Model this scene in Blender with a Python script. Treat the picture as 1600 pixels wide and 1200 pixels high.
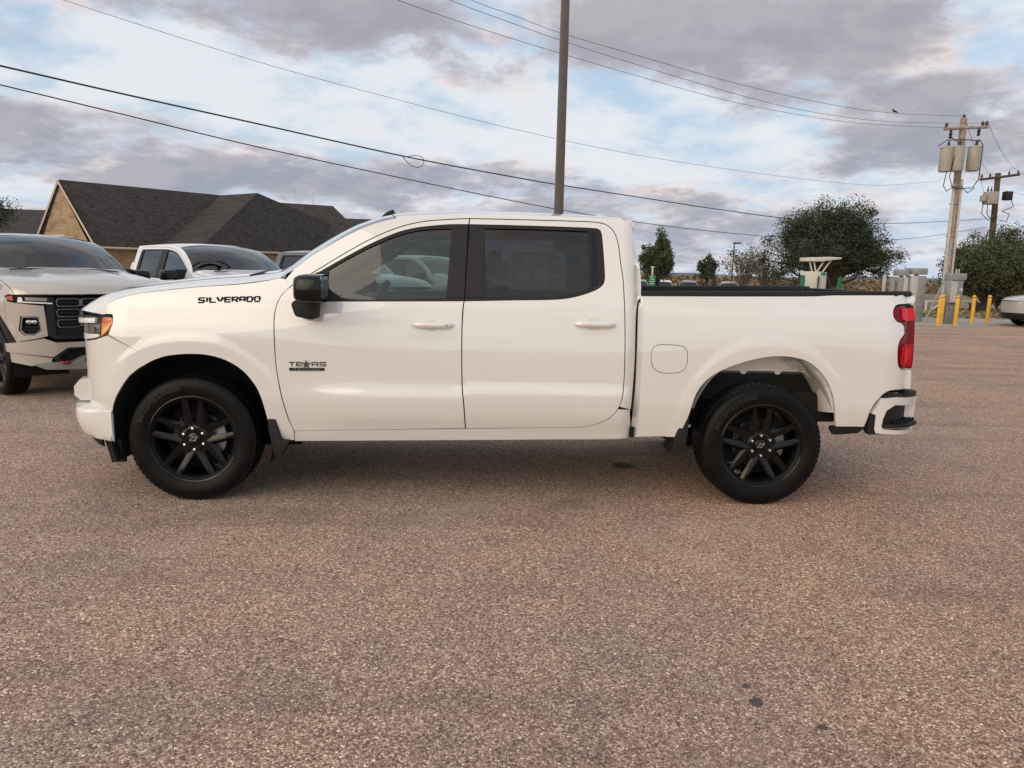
import bpy, bmesh, math, random
import numpy as np
from mathutils import Vector, Matrix, geometry
for _o in list(bpy.data.objects): bpy.data.objects.remove(_o)
scene = bpy.context.scene
COL = scene.collection
R_ = math.radians

# ------------------------------------------------------------------ camera
CAMPOS = Vector((1.83, -4.691, 1.534)); YAW, PIT, ROL = R_(2.76), R_(8.75), R_(1.31)
_f = Vector((math.sin(YAW)*math.cos(PIT), math.cos(YAW)*math.cos(PIT), -math.sin(PIT)))
_r = Vector((math.cos(YAW), -math.sin(YAW), 0)); _u = _r.cross(_f)
_r2 = _r*math.cos(ROL) + _u*math.sin(ROL); _u2 = -_r*math.sin(ROL) + _u*math.cos(ROL)
cam = bpy.data.cameras.new('camera'); camo = bpy.data.objects.new('camera', cam); COL.objects.link(camo)
cam.sensor_width = 36; cam.lens = 1150/1600*36; cam.clip_start = .05; cam.clip_end = 9000
camo.matrix_world = Matrix(((_r2.x, _u2.x, -_f.x, CAMPOS.x), (_r2.y, _u2.y, -_f.y, CAMPOS.y), (_r2.z, _u2.z, -_f.z, CAMPOS.z), (0, 0, 0, 1)))
scene.camera = camo

# ------------------------------------------------------------------ light: low morning sun behind broken cloud
SUN_EL, SUN_AZ = R_(23), R_(222)
sun = bpy.data.lights.new('sun', 'SUN'); suno = bpy.data.objects.new('sun', sun); COL.objects.link(suno)
sun.energy = 0.85; sun.angle = R_(62); sun.color = (1.0, .86, .70)
_sd = Vector((math.sin(SUN_AZ)*math.cos(SUN_EL), math.cos(SUN_AZ)*math.cos(SUN_EL), math.sin(SUN_EL)))
suno.rotation_euler = (-_sd).to_track_quat('-Z', 'Y').to_euler()
scene.view_settings.view_transform = 'Standard'; scene.view_settings.look = 'None'
scene.view_settings.gamma = 1; scene.view_settings.use_curve_mapping = False
scene.view_settings.exposure = 0.2
scene.cycles.max_bounces = 6; scene.cycles.diffuse_bounces = 3; scene.cycles.glossy_bounces = 3; scene.cycles.transparent_max_bounces = 10; scene.cycles.caustics_reflective = False; scene.cycles.caustics_refractive = False

class NT:
    """small node-tree helper"""
    def __init__(s, tree): s.t = tree; s.n = tree.nodes; s.l = tree.links
    def new(s, typ, **kw):
        n = s.n.new(typ)
        for k, v in kw.items(): setattr(n, k, v)
        return n
    def put(s, sock, v):
        if hasattr(v, 'is_output'): s.l.new(v, sock)
        elif isinstance(v, (tuple, list)):
            d = sock.default_value
            sock.default_value = tuple(v)+((1.0,) if len(d) == 4 and len(v) == 3 else ())
        else: sock.default_value = v
    def m(s, op, a, b=None, c=None, clamp=False):
        n = s.new('ShaderNodeMath', operation=op, use_clamp=clamp); s.put(n.inputs[0], a)
        if b is not None: s.put(n.inputs[1], b)
        if c is not None: s.put(n.inputs[2], c)
        return n.outputs[0]
    def mix(s, f, a, b, blend='MIX'):
        n = s.new('ShaderNodeMix', data_type='RGBA', blend_type=blend); n.clamp_factor = True
        s.put(n.inputs[0], f); s.put(n.inputs[6], a); s.put(n.inputs[7], b); return n.outputs[2]
    def noise(s, vec, scale, detail=4, rough=.55, dist=0, dims='3D'):
        n = s.new('ShaderNodeTexNoise', noise_dimensions=dims)
        if vec is not None: s.l.new(vec, n.inputs['Vector'])
        n.inputs['Scale'].default_value = scale; n.inputs['Detail'].default_value = detail
        n.inputs['Roughness'].default_value = rough; n.inputs['Distortion'].default_value = dist
        return n
    def ss(s, x, a, b):
        n = s.new('ShaderNodeMapRange', interpolation_type='SMOOTHSTEP'); s.put(n.inputs[0], x)
        n.inputs[1].default_value = a; n.inputs[2].default_value = b; return n.outputs[0]
    def ramp(s, x, stops, interp='LINEAR'):
        n = s.new('ShaderNodeValToRGB'); s.put(n.inputs[0], x); n.color_ramp.interpolation = interp
        e = n.color_ramp.elements
        for i, (p, c) in enumerate(stops):
            el = e[i] if i < 2 else e.new(p)
            el.position = p; el.color = tuple(c)+(1,)
        return n.outputs[0]

world = bpy.data.worlds.new('World'); scene.world = world; world.use_nodes = True
w = NT(world.node_tree); w.n.clear()
sky = w.new('ShaderNodeTexSky', sky_type='NISHITA', sun_disc=False)
sky.sun_elevation = SUN_EL; sky.sun_rotation = SUN_AZ; sky.air_density = 1.2; sky.dust_density = 1.5; sky.ozone_density = 1.5
geo = w.new('ShaderNodeTexCoord'); dirv = geo.outputs['Generated']
sep = w.new('ShaderNodeSeparateXYZ'); w.l.new(dirv, sep.inputs[0]); dx, dy, dz = sep.outputs
az = w.m('ARCTAN2', dx, dy); el = w.m('ARCSINE', dz)
zz = w.m('ADD', w.m('MAXIMUM', dz, 0.0), .24)
comb = w.new('ShaderNodeCombineXYZ'); w.put(comb.inputs[0], w.m('DIVIDE', dx, zz)); w.put(comb.inputs[1], w.m('DIVIDE', dy, zz)); comb.inputs[2].default_value = 3.7
P = comb.outputs[0]
# where the cloud banks lie in the visible sky: (azimuth, elevation, half-widths, weight), degrees
BANKS = [(-9, 16.6, 8, 2.8, .18), (0, 13.6, 6, 1.5, .10), (13.5, 17.0, 9, 2.6, .20), (26.5, 15.8, 7, 2.2, .14), (28.5, 12.2, 8, 1.4, .11), (18.5, 11.8, 3.5, 1.5, .11),
         (28, 8.0, 6, 1.8, .15), (34, 9.2, 4, 1.3, .09), (-30, 13, 3, 1.8, .10), (-30, 8.8, 4, 1.4, .13), (-22.5, 9.3, 3.5, 1.1, .10), (-20, 6.2, 14, 1.5, .14), (-8.5, 6.0, 8, 1.5, .12),
         (10.5, 5.6, 7, 1.6, .14), (24, 3.6, 9, 1.3, .10), (0, 2.5, 40, 1.6, .07),
         (-22, 13.8, 6, 2.1, -.14), (-12.5, 11.6, 11, 1.8, -.18), (11, 11.2, 5.5, 2.6, -.16), (2, 9.8, 7, 1.4, -.14), (20, 15.4, 2.4, .9, -.09), (32, 13.5, 4, .9, -.10), (-7, 8.7, 9, 1.1, -.11), (21, 9.4, 3, 1.2, -.07), (34, 17.5, 3, 1.2, -.08)]
bank = None
for a0, e0, sa, se, wt in BANKS:
    ua = w.m('DIVIDE', w.m('SUBTRACT', az, R_(a0)), R_(sa)); ue = w.m('DIVIDE', w.m('SUBTRACT', el, R_(e0)), R_(se))
    q = w.m('EXPONENT', w.m('MULTIPLY', w.m('ADD', w.m('MULTIPLY', ua, ua), w.m('MULTIPLY', ue, ue)), -1))
    bank = w.m('MULTIPLY', q, wt) if bank is None else w.m('MULTIPLY_ADD', q, wt, bank)
n1 = w.noise(P, 2.1, 7, .58, .15); n2 = w.noise(P, 6.0, 7, .66, .2)
shift = w.new('ShaderNodeVectorMath', operation='ADD'); w.l.new(P, shift.inputs[0]); shift.inputs[1].default_value = (-.07, -.10, .02)
n1b = w.noise(shift.outputs[0], 2.1, 5, .58, .15)
base = w.m('ADD', w.m('MULTIPLY_ADD', n1.outputs[0], .75, .125), w.m('MULTIPLY', w.m('SUBTRACT', n2.outputs[0], .5), .34))
cov = w.m('ADD', base, bank)
dens = w.ss(cov, .47, .59)
veil = w.ss(w.m('ADD', w.noise(P, 3.2, 6, .60, .25).outputs[0], w.m('MULTIPLY', bank, -.30)), .34, .60)
lit = w.ss(w.m('SUBTRACT', n1.outputs[0], n1b.outputs[0]), -.06, .10)        # the side of a bank that looks at the sun
SC = 10.0                                                                        # world strength is 0.1
def col(r, g, b, k=1.0): return (r*SC*k, g*SC*k, b*SC*k)
hz = w.ss(el, R_(14), R_(2))
clear = w.mix(.72, sky.outputs[0], col(.46, .61, .77)); clear = w.mix(hz, clear, col(.48, .575, .70))
high = w.mix(w.m('MULTIPLY', veil, .85), clear, col(.74, .75, .775))
core = w.mix(hz, col(.325, .322, .362), col(.29, .32, .39))
pink = w.ss(w.noise(P, 1.6, 3, .5, .2).outputs[0], .40, .60)
rim = w.mix(pink, col(.73, .70, .74), col(.82, .70, .65))
thin = w.mix(w.m('MULTIPLY', lit, .85), col(.45, .45, .52), rim)
dark = w.mix(w.m('MULTIPLY', lit, .5), core, col(.47, .44, .47))
body = w.mix(w.ss(cov, .52, .66), thin, dark)
final = w.mix(w.m('MULTIPLY', dens, .95), high, body)
# towards the low sun the same broken cloud glows warm
gl = w.new('ShaderNodeVectorMath', operation='DOT_PRODUCT'); w.l.new(dirv, gl.inputs[0]); gl.inputs[1].default_value = tuple(_sd)
gd = w.m('MAXIMUM', gl.outputs['Value'], 0.0)
final = w.mix(1.0, final, w.mix(w.m('POWER', gd, 2.0), (1, 1, 1), (1.5, 1.38, 1.18)), 'MULTIPLY')
final = w.mix(w.m('POWER', gd, 22.0), final, w.mix(1.0, final, (2.6, 2.2, 1.7), 'MULTIPLY'))
bg = w.new('ShaderNodeBackground'); w.l.new(final, bg.inputs[0]); bg.inputs[1].default_value = .1
wo = w.new('ShaderNodeOutputWorld'); w.l.new(bg.outputs[0], wo.inputs[0])

# ------------------------------------------------------------------ materials
MATS = {}
def mat(name, color, rough=.6, metal=0, coat=0, var=0, vscale=8, bump=0, bscale=60, spec=.5, coord='Object', emit=None):
    if name in MATS: return MATS[name]
    m = bpy.data.materials.new(name); m.use_nodes = True; t = NT(m.node_tree); b = t.n['Principled BSDF']
    b.inputs['Base Color'].default_value = (*color, 1); b.inputs['Roughness'].default_value = rough
    b.inputs['Metallic'].default_value = metal; b.inputs['Coat Weight'].default_value = coat; b.inputs['Coat Roughness'].default_value = .02; b.inputs['Coat IOR'].default_value = 2.0 if rough > .3 else 1.5
    b.inputs['Specular IOR Level'].default_value = spec
    if var or bump:
        tc = t.new('ShaderNodeTexCoord').outputs[coord]
    if var:
        n = t.noise(tc, vscale, 6, .6)
        k = t.ss(n.outputs[0], .3, .7)
        t.l.new(t.mix(k, tuple(c*(1-var) for c in color), tuple(min(1, c*(1+var)) for c in color)), b.inputs['Base Color'])
        t.put(b.inputs['Roughness'], t.m('MULTIPLY_ADD', n.outputs[0], .2, rough-.1))
    if bump:
        n = t.noise(tc, bscale, 5, .6); bp = t.new('ShaderNodeBump'); bp.inputs['Strength'].default_value = bump; bp.inputs['Distance'].default_value = .01
        t.l.new(n.outputs[0], bp.inputs['Height']); t.l.new(bp.outputs[0], b.inputs['Normal'])
    if emit:
        b.inputs['Emission Color'].default_value = (*color, 1); b.inputs['Emission Strength'].default_value = emit
    MATS[name] = m; return m
def glass(name, tint, refl=1.0):
    m = bpy.data.materials.new(name); m.use_nodes = True; t = NT(m.node_tree); t.n.clear()
    tr = t.new('ShaderNodeBsdfTransparent'); tr.inputs[0].default_value = (*tint, 1)
    gs = t.new('ShaderNodeBsdfGlossy'); gs.inputs['Roughness'].default_value = .015; gs.inputs[0].default_value = (refl, refl, refl, 1)
    fr = t.new('ShaderNodeFresnel'); fr.inputs[0].default_value = 1.55
    mx = t.new('ShaderNodeMixShader'); t.l.new(t.m('MULTIPLY', fr.outputs[0], 1.5, clamp=True), mx.inputs[0]); t.l.new(tr.outputs[0], mx.inputs[1]); t.l.new(gs.outputs[0], mx.inputs[2])
    o = t.new('ShaderNodeOutputMaterial'); t.l.new(mx.outputs[0], o.inputs[0]); MATS[name] = m; return m

PAINT = mat('white_paint', (.75, .74, .72), .34, coat=1.0)
BLACK_TRIM = mat('satin_black_trim', (.014, .013, .015), .42, spec=.3)
BLACK_PLAST = mat('black_plastic', (.012, .012, .013), .6, bump=.15, bscale=400, spec=.3)
VOID = mat('dark_underbody', (.006, .006, .006), .9)
GLOSS_BLACK = mat('gloss_black', (.004, .004, .0045), .12, spec=.35)
RUBBER = mat('tyre_rubber', (.006, .006, .0065), .42, var=.25, vscale=14, spec=.14)
RUBBER_TXT = mat('tyre_lettering', (.015, .015, .015), .45, spec=.25)
CHROME = mat('bright_metal', (.80, .80, .80), .14, metal=1)
STEEL = mat('brake_steel', (.10, .10, .105), .4, metal=1)
ALU = mat('dull_aluminium', (.30, .30, .31), .45, metal=.8)
GREY_MET = mat('grey_bracket', (.25, .25, .25), .5, metal=.5)
GL_CLEAR = glass('clear_glass', (.60, .71, .66)); GL_DARK = glass('privacy_glass', (.17, .185, .21), .75); GL_LENS = glass('lens_glass', (.93, .93, .93)); GL_WS = glass('windscreen_glass', (.52, .60, .57))
AMBER = mat('amber_lens', (.75, .20, .015), .12, coat=1); RED = mat('red_lens', (.42, .003, .010), .22, spec=.3); RED_HI = mat('red_reflector', (.66, .008, .022), .2, spec=.3); RED_DK = mat('smoked_red', (.17, .002, .007), .2, spec=.3)
CLOTH = mat('interior_grey', (.10, .095, .09), .8, var=.15); CLOTH_LT = mat('interior_headliner', (.34, .32, .29), .85); DASH = mat('dashboard_plastic', (.05, .048, .046), .6)
CREAM = mat('cream_trim', (.62, .55, .46), .6, var=.1)

# ------------------------------------------------------------------ mesh helpers
ORG = Vector((0, 0, 0))
def add_obj(name, me, m=None, parent=None, loc=None):
    o = bpy.data.objects.new(name, me); COL.objects.link(o)
    if m is not None and me is not None: me.materials.append(m)
    if parent is not None: o.parent = parent
    if loc is not None: o.location = loc
    return o
def mesh_from(name, verts, faces, normals=None, sharp=35):
    me = bpy.data.meshes.new(name); v = np.asarray(verts, float) - np.array(ORG)
    me.from_pydata(v.tolist(), [], [tuple(int(i) for i in f) for f in faces]); me.update()
    me.polygons.foreach_set('use_smooth', [True]*len(me.polygons))
    if normals is not None: me.normals_split_custom_set_from_vertices(np.asarray(normals).tolist())
    elif sharp is not None: me.set_sharp_from_angle(angle=R_(sharp))
    return me
def empty(name, loc=(0, 0, 0), rz=0, label=None, cat=None, group=None):
    o = bpy.data.objects.new(name, None); COL.objects.link(o); o.location = loc; o.rotation_euler = (0, 0, rz); o.empty_display_size = .2
    if label: tag(o, label, cat, group)
    return o
def tag(o, label=None, cat=None, group=None, kind=None):
    if label: o['label'] = label
    if cat: o['category'] = cat
    if group: o['group'] = group
    if kind: o['kind'] = kind
    return o
class MB:
    def __init__(s): s.v = []; s.f = []
    def add(s, vs, fs, M=None):
        k = len(s.v)
        s.v += [tuple(M @ Vector(p)) for p in vs] if M is not None else [tuple(p) for p in vs]
        s.f += [tuple(i+k for i in f) for f in fs]; return s
    def box(s, x0, x1, y0, y1, z0, z1, M=None):
        vs = [(x, y, z) for x in (x0, x1) for y in (y0, y1) for z in (z0, z1)]
        return s.add(vs, [(0, 1, 3, 2), (4, 6, 7, 5), (0, 4, 5, 1), (2, 3, 7, 6), (0, 2, 6, 4), (1, 5, 7, 3)], M)
    def prism(s, poly, a, b, axis='y', M=None):
        n = len(poly); mk = {'y': lambda p, h: (p[0], h, p[1]), 'z': lambda p, h: (p[0], p[1], h), 'x': lambda p, h: (h, p[0], p[1])}[axis]
        tris = geometry.tessellate_polygon([[Vector((p[0], p[1], 0)) for p in poly]])
        vs = [mk(p, a) for p in poly]+[mk(p, b) for p in poly]
        fs = [tuple(t) for t in tris]+[tuple(i+n for i in reversed(t)) for t in tris]+[(i, (i+1) % n, (i+1) % n+n, i+n) for i in range(n)]
        return s.add(vs, fs, M)
    def tube(s, pts, r, n=8, cap=True):
        pts = [Vector(p) for p in pts]; rs = r if isinstance(r, (list, tuple)) else [r]*len(pts); k0 = len(s.v); up = None
        for i, p in enumerate(pts):
            d = (pts[min(i+1, len(pts)-1)]-pts[max(i-1, 0)]).normalized()
            if up is None: up = Vector((0, 0, 1)) if abs(d.z) < .9 else Vector((1, 0, 0))
            a = d.cross(up).normalized(); b = a.cross(d); up = b
            for j in range(n):
                t = 2*math.pi*j/n; s.v.append(tuple(p+(a*math.cos(t)+b*math.sin(t))*rs[i]))
        for i in range(len(pts)-1):
            for j in range(n): s.f.append((k0+i*n+j, k0+i*n+(j+1) % n, k0+(i+1)*n+(j+1) % n, k0+(i+1)*n+j))
        if cap: s.f.append(tuple(k0+j for j in reversed(range(n)))); s.f.append(tuple(k0+(len(pts)-1)*n+j for j in range(n)))
        return s
    def lathe(s, prof, n=48, axis='y', c=(0, 0, 0), cap=False):
        k0 = len(s.v)
        for r, h in prof:
            for j in range(n):
                t = 2*math.pi*j/n; a, b = r*math.cos(t), r*math.sin(t)
                p = (a, h, b) if axis == 'y' else ((a, b, h) if axis == 'z' else (h, a, b)); s.v.append((p[0]+c[0], p[1]+c[1], p[2]+c[2]))
        for i in range(len(prof)-1):
            for j in range(n): s.f.append((k0+i*n+j, k0+(i+1)*n+j, k0+(i+1)*n+(j+1) % n, k0+i*n+(j+1) % n))
        if cap:
            s.f.append(tuple(k0+j for j in range(n))); s.f.append(tuple(k0+(len(prof)-1)*n+j for j in reversed(range(n))))
        return s
    def grid(s, rows):
        k0 = len(s.v); nr, nc = len(rows), len(rows[0])
        for r in rows: s.v += [tuple(p) for p in r]
        for i in range(nr-1):
            for j in range(nc-1): s.f.append((k0+i*nc+j, k0+i*nc+j+1, k0+(i+1)*nc+j+1, k0+(i+1)*nc+j))
        return s
    def mesh(s, name, bevel=0, sharp=35, segs=2, recalc=True):
        me = mesh_from(name, s.v, s.f, sharp=None)
        bm = bmesh.new(); bm.from_mesh(me)
        if recalc: bmesh.ops.recalc_face_normals(bm, faces=bm.faces)
        if bevel:
            ed = [e for e in bm.edges if len(e.link_faces) == 2 and e.calc_face_angle(0) > R_(40)]
            bmesh.ops.bevel(bm, geom=ed, offset=bevel, segments=segs, profile=.5, affect='EDGES', clamp_overlap=True)
        bm.to_mesh(me); bm.free(); me.polygons.foreach_set('use_smooth', [True]*len(me.polygons)); me.set_sharp_from_angle(angle=R_(sharp)); return me
    def build(s, name, m, parent=None, bevel=0, sharp=35, segs=2, recalc=True, loc=None):
        return add_obj(name, s.mesh(name, bevel, sharp, segs, recalc), m, parent, loc)
def inside(poly, P):
    x, y = P[:, 0], P[:, 1]; c = np.zeros(len(P), bool); n = len(poly)
    for i in range(n):
        x1, y1 = poly[i]; x2, y2 = poly[(i+1) % n]
        if y1 == y2: continue
        k = ((y1 > y) != (y2 > y)) & (x < (x2-x1)*(y-y1)/(y2-y1)+x1); c ^= k
    return c
def seg_dist(poly, P):
    d = np.full(len(P), 1e9); n = len(poly); q = np.asarray(poly)
    for i in range(n):
        a, b = q[i], q[(i+1) % n]; ab = b-a; L = ab@ab
        if L < 1e-12: continue
        t = np.clip(((P-a)@ab)/L, 0, 1); d = np.minimum(d, np.hypot(*(P-(a+t[:, None]*ab)).T))
    return d
def densify(poly, h):
    out = []; n = len(poly)
    for i in range(n):
        a, b = np.array(poly[i]), np.array(poly[(i+1) % n]); k = max(1, int(math.ceil(np.hypot(*(b-a))/h)))
        if np.hypot(*(b-a)) < 1e-4: continue
        for j in range(k): out.append(tuple(a+(b-a)*j/k))
    return out
def rounded(poly, r, n=4):
    """round the corners of a polygon"""
    out = []; N = len(poly)
    for i in range(N):
        p0, p, p1 = np.array(poly[i-1]), np.array(poly[i]), np.array(poly[(i+1) % N])
        a, b = p0-p, p1-p; la, lb = np.hypot(*a), np.hypot(*b); q = min(r, la*.45, lb*.45)
        A, B = p+a/la*q, p+b/lb*q
        for k in range(n+1):
            t = k/n; out.append(tuple((1-t)**2*A+2*t*(1-t)*p+t*t*B))
    return out
def cdt(outline, holes, h):
    loops = [densify(outline, h*.8)]+[densify(q, h*.8) for q in holes]
    pts, edges = [], []
    for lp in loops:
        k = len(pts); pts += lp; edges += [(k+i, k+(i+1) % len(lp)) for i in range(len(lp))]
    o = np.array(loops[0]); gx = np.arange(o[:, 0].min()+h*.5, o[:, 0].max(), h); gy = np.arange(o[:, 1].min()+h*.5, o[:, 1].max(), h)
    if len(gx) and len(gy):
        G = np.array([(a, b) for a in gx for b in gy]); k = inside(loops[0], G) & (seg_dist(loops[0], G) > h*.4)
        for q in loops[1:]: k &= ~inside(q, G) & (seg_dist(q, G) > h*.4)
        pts = pts+[tuple(p) for p in G[k]]
    res = geometry.delaunay_2d_cdt([Vector(p) for p in pts], edges, [], 0, 1e-6)
    V = np.array([tuple(p) for p in res[0]]); T = np.array([f for f in res[2] if len(f) == 3])
    C = V[T].mean(1); k = inside(loops[0], C)
    for q in loops[1:]: k &= ~inside(q, C)
    T = T[k]; used = np.unique(T); mp = -np.ones(len(V), int); mp[used] = np.arange(len(used)); V = V[used]; T = mp[T]
    A = V[T]; cr = (A[:, 1, 0]-A[:, 0, 0])*(A[:, 2, 1]-A[:, 0, 1])-(A[:, 1, 1]-A[:, 0, 1])*(A[:, 2, 0]-A[:, 0, 0])
    T[cr < 0] = T[cr < 0][:, ::-1]
    return V, T
def boundary(T):
    cnt = {}
    for t in T:
        for a, b in ((t[0], t[1]), (t[1], t[2]), (t[2], t[0])): cnt[(a, b)] = 1
    return [(a, b) for a, b in cnt if (b, a) not in cnt]
def surf_panel(name, outline, m, parent, surf, normal, inward, holes=(), h=.05, flange=.02, flip=False, offset=0.0, lip=.003):
    """panel on a parametric surface: surf(uv)->xyz, normal(uv)->xyz outward; edges turn in by flange"""
    V, T = cdt(outline, holes, h)
    N = normal(V); X = surf(V)+N*offset; verts = X.tolist(); nrm = N.tolist(); faces = [tuple(t) for t in T]
    if flip: faces = [f[::-1] for f in faces]
    if flange:
        for a, b in boundary(T):
            k = len(verts); e = X[b]-X[a]; out = np.cross(e, N[a]); out = out/(np.linalg.norm(out)+1e-12)
            if flip: out = -out
            A, B = X[a], X[b]; A2, B2 = A+inward(V[a:a+1])[0]*flange, B+inward(V[b:b+1])[0]*flange
            verts += [A, B, B2, A2]; nrm += [out]*4; faces.append((k+1, k, k+3, k+2) if not flip else (k, k+1, k+2, k+3))
    me = mesh_from(name, verts, faces, normals=nrm)
    return add_obj(name, me, m, parent)
CL = 1.01          # truck centre line (y); the near body side lies close to y = 0
_PZ = np.array([.20,.36,.44,.52,.62,.70,.83,.95,1.02,1.10,1.20,1.27,1.33,1.37,1.42,1.60,1.80,1.87,1.95])
_PD = np.array([.16,.098,.070,.052,.033,.024,.024,.025,.027,.033,.044,.054,.071,.088,.108,.170,.243,.275,.33])
def _pchip(xk, yk):
    h = np.diff(xk); d = np.diff(yk)/h; m = np.zeros(len(xk))
    for i in range(1, len(xk)-1):
        if d[i-1]*d[i] > 0:
            w1, w2 = 2*h[i]+h[i-1], h[i]+2*h[i-1]
            m[i] = (w1+w2)/(w1/d[i-1]+w2/d[i])
    m[0], m[-1] = d[0], d[-1]
    def f(x):
        x = np.clip(x, xk[0], xk[-1]); i = np.clip(np.searchsorted(xk, x)-1, 0, len(xk)-2)
        t = (x-xk[i])/h[i]
        return ((1+2*t)*(1-t)**2*yk[i] + t*(1-t)**2*h[i]*m[i] + t*t*(3-2*t)*yk[i+1] + t*t*(t-1)*h[i]*m[i+1])
    return f
_prof = _pchip(_PZ, _PD)
def sst(a, b, x):
    t = np.clip((x-a)/(b-a), 0, 1); return t*t*(3-2*t)
FXS, FA, FB = -.35, .50, .60
def S(x, z):
    """inward offset (y) of the truck's near side at length x, height z"""
    x = np.asarray(x, float); z = np.asarray(z, float)
    d = _prof(z)
    # the sill band pressed into both doors
    m = sst(.55, 1.1, x)*(1-sst(2.72, 2.92, x))
    d = d - m*.019*(1-sst(.735, .80, z))*sst(.45, .60, z)
    # wheel-arch flares
    rf = np.hypot(x+.0, (z-.42))
    d = d - .006*(1-sst(.62, .70, rf))*(1-sst(1.14, 1.25, z))
    rr = np.hypot((x-3.745)/.93, (z-.44)/1.04)
    d = d - .006*(1-sst(.62, .70, rr))
    # fender and bed sides bow out a little over the wheels
    d = d - .012*np.exp(-((x-.1)/.7)**2)*np.exp(-((z-1.12)/.13)**2) - .012*np.exp(-((x-3.9)/.7)**2)*np.exp(-((z-1.14)/.13)**2)
    # cab sides pinch in towards windscreen and back window
    up = sst(1.36, 1.9, z)
    d = d + up*.05*np.clip((1.5-x)/1.2, 0, 1)**2
    # the back edge of the cab rolls in towards the bed
    d = d + np.where(x < 2.884, .055*np.clip((x-2.785)/.09, 0, 1)**2.2, 0)
    # rounded front corner, rear corner
    t = np.clip((FXS-x)/FA, 0, .988)
    d = d + FB*(1-np.sqrt(1-t*t))
    t = np.clip((x-4.52)/.20, 0, .97)
    d = d + .11*(1-np.sqrt(1-t*t))
    return d
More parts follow.
